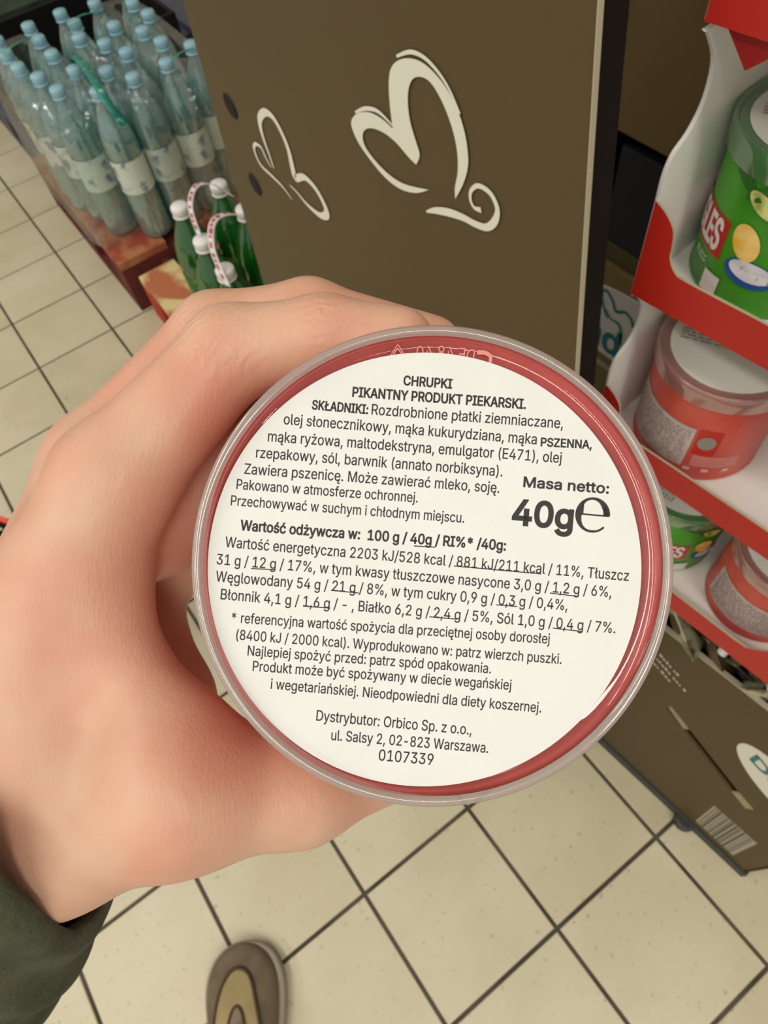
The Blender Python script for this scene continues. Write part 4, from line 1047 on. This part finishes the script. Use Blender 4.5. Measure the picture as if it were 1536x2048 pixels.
# skin material
def skin_mat():
    m = bpy.data.materials.new('skin'); m.use_nodes = True; nt = m.node_tree; b = nt.nodes['Principled BSDF']
    b.inputs['Roughness'].default_value = 0.48; b.inputs['Specular IOR Level'].default_value = 0.4
    b.inputs['Subsurface Weight'].default_value = 0.35; b.inputs['Subsurface Radius'].default_value = (1.0, 0.32, 0.16); b.inputs['Subsurface Scale'].default_value = 0.005
    tc = nt.nodes.new('ShaderNodeTexCoord')
    n = nt.nodes.new('ShaderNodeTexNoise'); n.inputs['Scale'].default_value = 42; n.inputs['Detail'].default_value = 3
    nt.links.new(tc.outputs['Object'], n.inputs['Vector'])
    r = nt.nodes.new('ShaderNodeValToRGB'); cr = r.color_ramp
    cr.elements[0].position = 0.30; cr.elements[0].color = lin((210, 150, 124)); cr.elements[1].position = 0.70; cr.elements[1].color = lin((216, 178, 149))
    nt.links.new(n.outputs['Fac'], r.inputs['Fac']); nt.links.new(r.outputs['Color'], b.inputs['Base Color'])
    n2 = nt.nodes.new('ShaderNodeTexNoise'); n2.inputs['Scale'].default_value = 900; n2.inputs['Detail'].default_value = 4; n2.inputs['Distortion'].default_value = 0.6
    mp = nt.nodes.new('ShaderNodeMapping'); mp.inputs['Scale'].default_value = (1.0, 0.35, 1.0); mp.inputs['Rotation'].default_value = (0, 0, 0.8)
    nt.links.new(tc.outputs['Object'], mp.inputs['Vector']); nt.links.new(mp.outputs[0], n2.inputs['Vector'])
    vo = nt.nodes.new('ShaderNodeTexVoronoi'); vo.inputs['Scale'].default_value = 1500; nt.links.new(mp.outputs[0], vo.inputs['Vector'])
    ad = nt.nodes.new('ShaderNodeMath'); ad.operation = 'ADD'; nt.links.new(n2.outputs['Fac'], ad.inputs[0]); nt.links.new(vo.outputs['Distance'], ad.inputs[1])
    bp = nt.nodes.new('ShaderNodeBump'); bp.inputs['Strength'].default_value = 0.14; bp.inputs['Distance'].default_value = 0.0003
    nt.links.new(ad.outputs[0], bp.inputs['Height']); last = bp.outputs['Normal']
    # folds of skin over the finger and thumb joints
    for cen, rad, rot, sc_ in (((-40.7, 44, -30), 0.013, (0.3, 0.2, 0.85), 150), ((-20, 48, -28), 0.008, (0, 0, 1.5), 170), ((-13, -57, -38), 0.009, (0, 0, 1.45), 190), ((-49, 52, -50), 0.012, (0.3, 0.2, 0.85), 150)):
        mp2 = nt.nodes.new('ShaderNodeMapping'); mp2.inputs['Rotation'].default_value = rot
        nt.links.new(tc.outputs['Object'], mp2.inputs['Vector'])
        wv = nt.nodes.new('ShaderNodeTexWave'); wv.inputs['Scale'].default_value = sc_; wv.inputs['Distortion'].default_value = 7; wv.inputs['Detail'].default_value = 3; wv.inputs['Detail Scale'].default_value = 1.6
        nt.links.new(mp2.outputs[0], wv.inputs['Vector'])
        ds = nt.nodes.new('ShaderNodeVectorMath'); ds.operation = 'DISTANCE'; nt.links.new(tc.outputs['Object'], ds.inputs[0]); ds.inputs[1].default_value = tuple(c * 0.001 for c in cen)
        mr = nt.nodes.new('ShaderNodeMapRange'); mr.inputs['From Min'].default_value = rad * 0.3; mr.inputs['From Max'].default_value = rad; mr.inputs['To Min'].default_value = 1; mr.inputs['To Max'].default_value = 0
        nt.links.new(ds.outputs['Value'], mr.inputs['Value'])
        b2 = nt.nodes.new('ShaderNodeBump'); b2.inputs['Distance'].default_value = 0.0005
        ml = nt.nodes.new('ShaderNodeMath'); ml.operation = 'MULTIPLY'; ml.inputs[1].default_value = 0.30; nt.links.new(mr.outputs[0], ml.inputs[0])
        nt.links.new(ml.outputs[0], b2.inputs['Strength']); nt.links.new(wv.outputs['Fac'], b2.inputs['Height']); nt.links.new(last, b2.inputs['Normal']); last = b2.outputs['Normal']
    nt.links.new(last, b.inputs['Normal'])
    return m
person = empty('person', (0, 0, 0), 'left hand and olive sleeve of a person gripping the held can', 'person')
person.matrix_world = MC
me = bpy.data.meshes.new('hand'); me.from_pydata((HV * mm).tolist(), [], HF.tolist()); me.update()
hand = link('hand', me, skin_mat(), person, True)
sm = hand.modifiers.new('smooth', 'SMOOTH'); sm.factor = 0.5; sm.iterations = 6
ss = hand.modifiers.new('sub', 'SUBSURF'); ss.levels = 1; ss.render_levels = 1
# sleeve
def sleeve():
    c0 = Vector((-93, -68, -50)); ax = Vector((-0.52, -0.72, -0.46)).normalized()
    e1 = Vector((0.86, -0.50, 0)); e1 = (e1 - ax * e1.dot(ax)).normalized(); e2 = ax.cross(e1).normalized()
    if e2.z < 0: e2 = -e2
    v = []; f = []; n = 96; m = 56
    for j in range(m + 1):
        s_ = j / m * 150
        for k in range(n):
            a = 2 * PI * k / n
            r = 26 + 0.05 * s_ + 1.6 * math.sin(s_ * 0.22 + 1.5 * math.sin(a)) * min(1, s_ / 25) + 1.0 * math.sin(3 * a + s_ * 0.05) + 0.28 * math.sin(a * 48)
            if j < 2: r -= (2 - j) * 1.0
            r += 4.8 * math.exp(-((math.degrees(a) - 74) / 36) ** 2)
            st_ = float(np.interp(math.degrees(a), [0, 30, 60, 90, 130, 180, 270, 360], [2, -8, -31, -44, -36, -16, -4, 2]))
            p = c0 + ax * (s_ + st_ * (1 - s_ / 170)) + e1 * (math.cos(a) * r) + e2 * (math.sin(a) * r)
            v.append(p * mm)
    for j in range(m):
        for k in range(n):
            k2 = (k + 1) % n; f.append((j * n + k, j * n + k2, (j + 1) * n + k2, (j + 1) * n + k))
    return v, f
sv, sf = sleeve()
slv = mesh('sleeve', sv, sf, mat('olive_knit', (84, 84, 62), 0.95, rgb2=(66, 68, 46), nscale=60, bump=0.5, bscale=900), person, True, label='ribbed olive green knit cuff')
so_ = slv.modifiers.new('thick', 'SOLIDIFY'); so_.thickness = 0.0022; so_.offset = -1
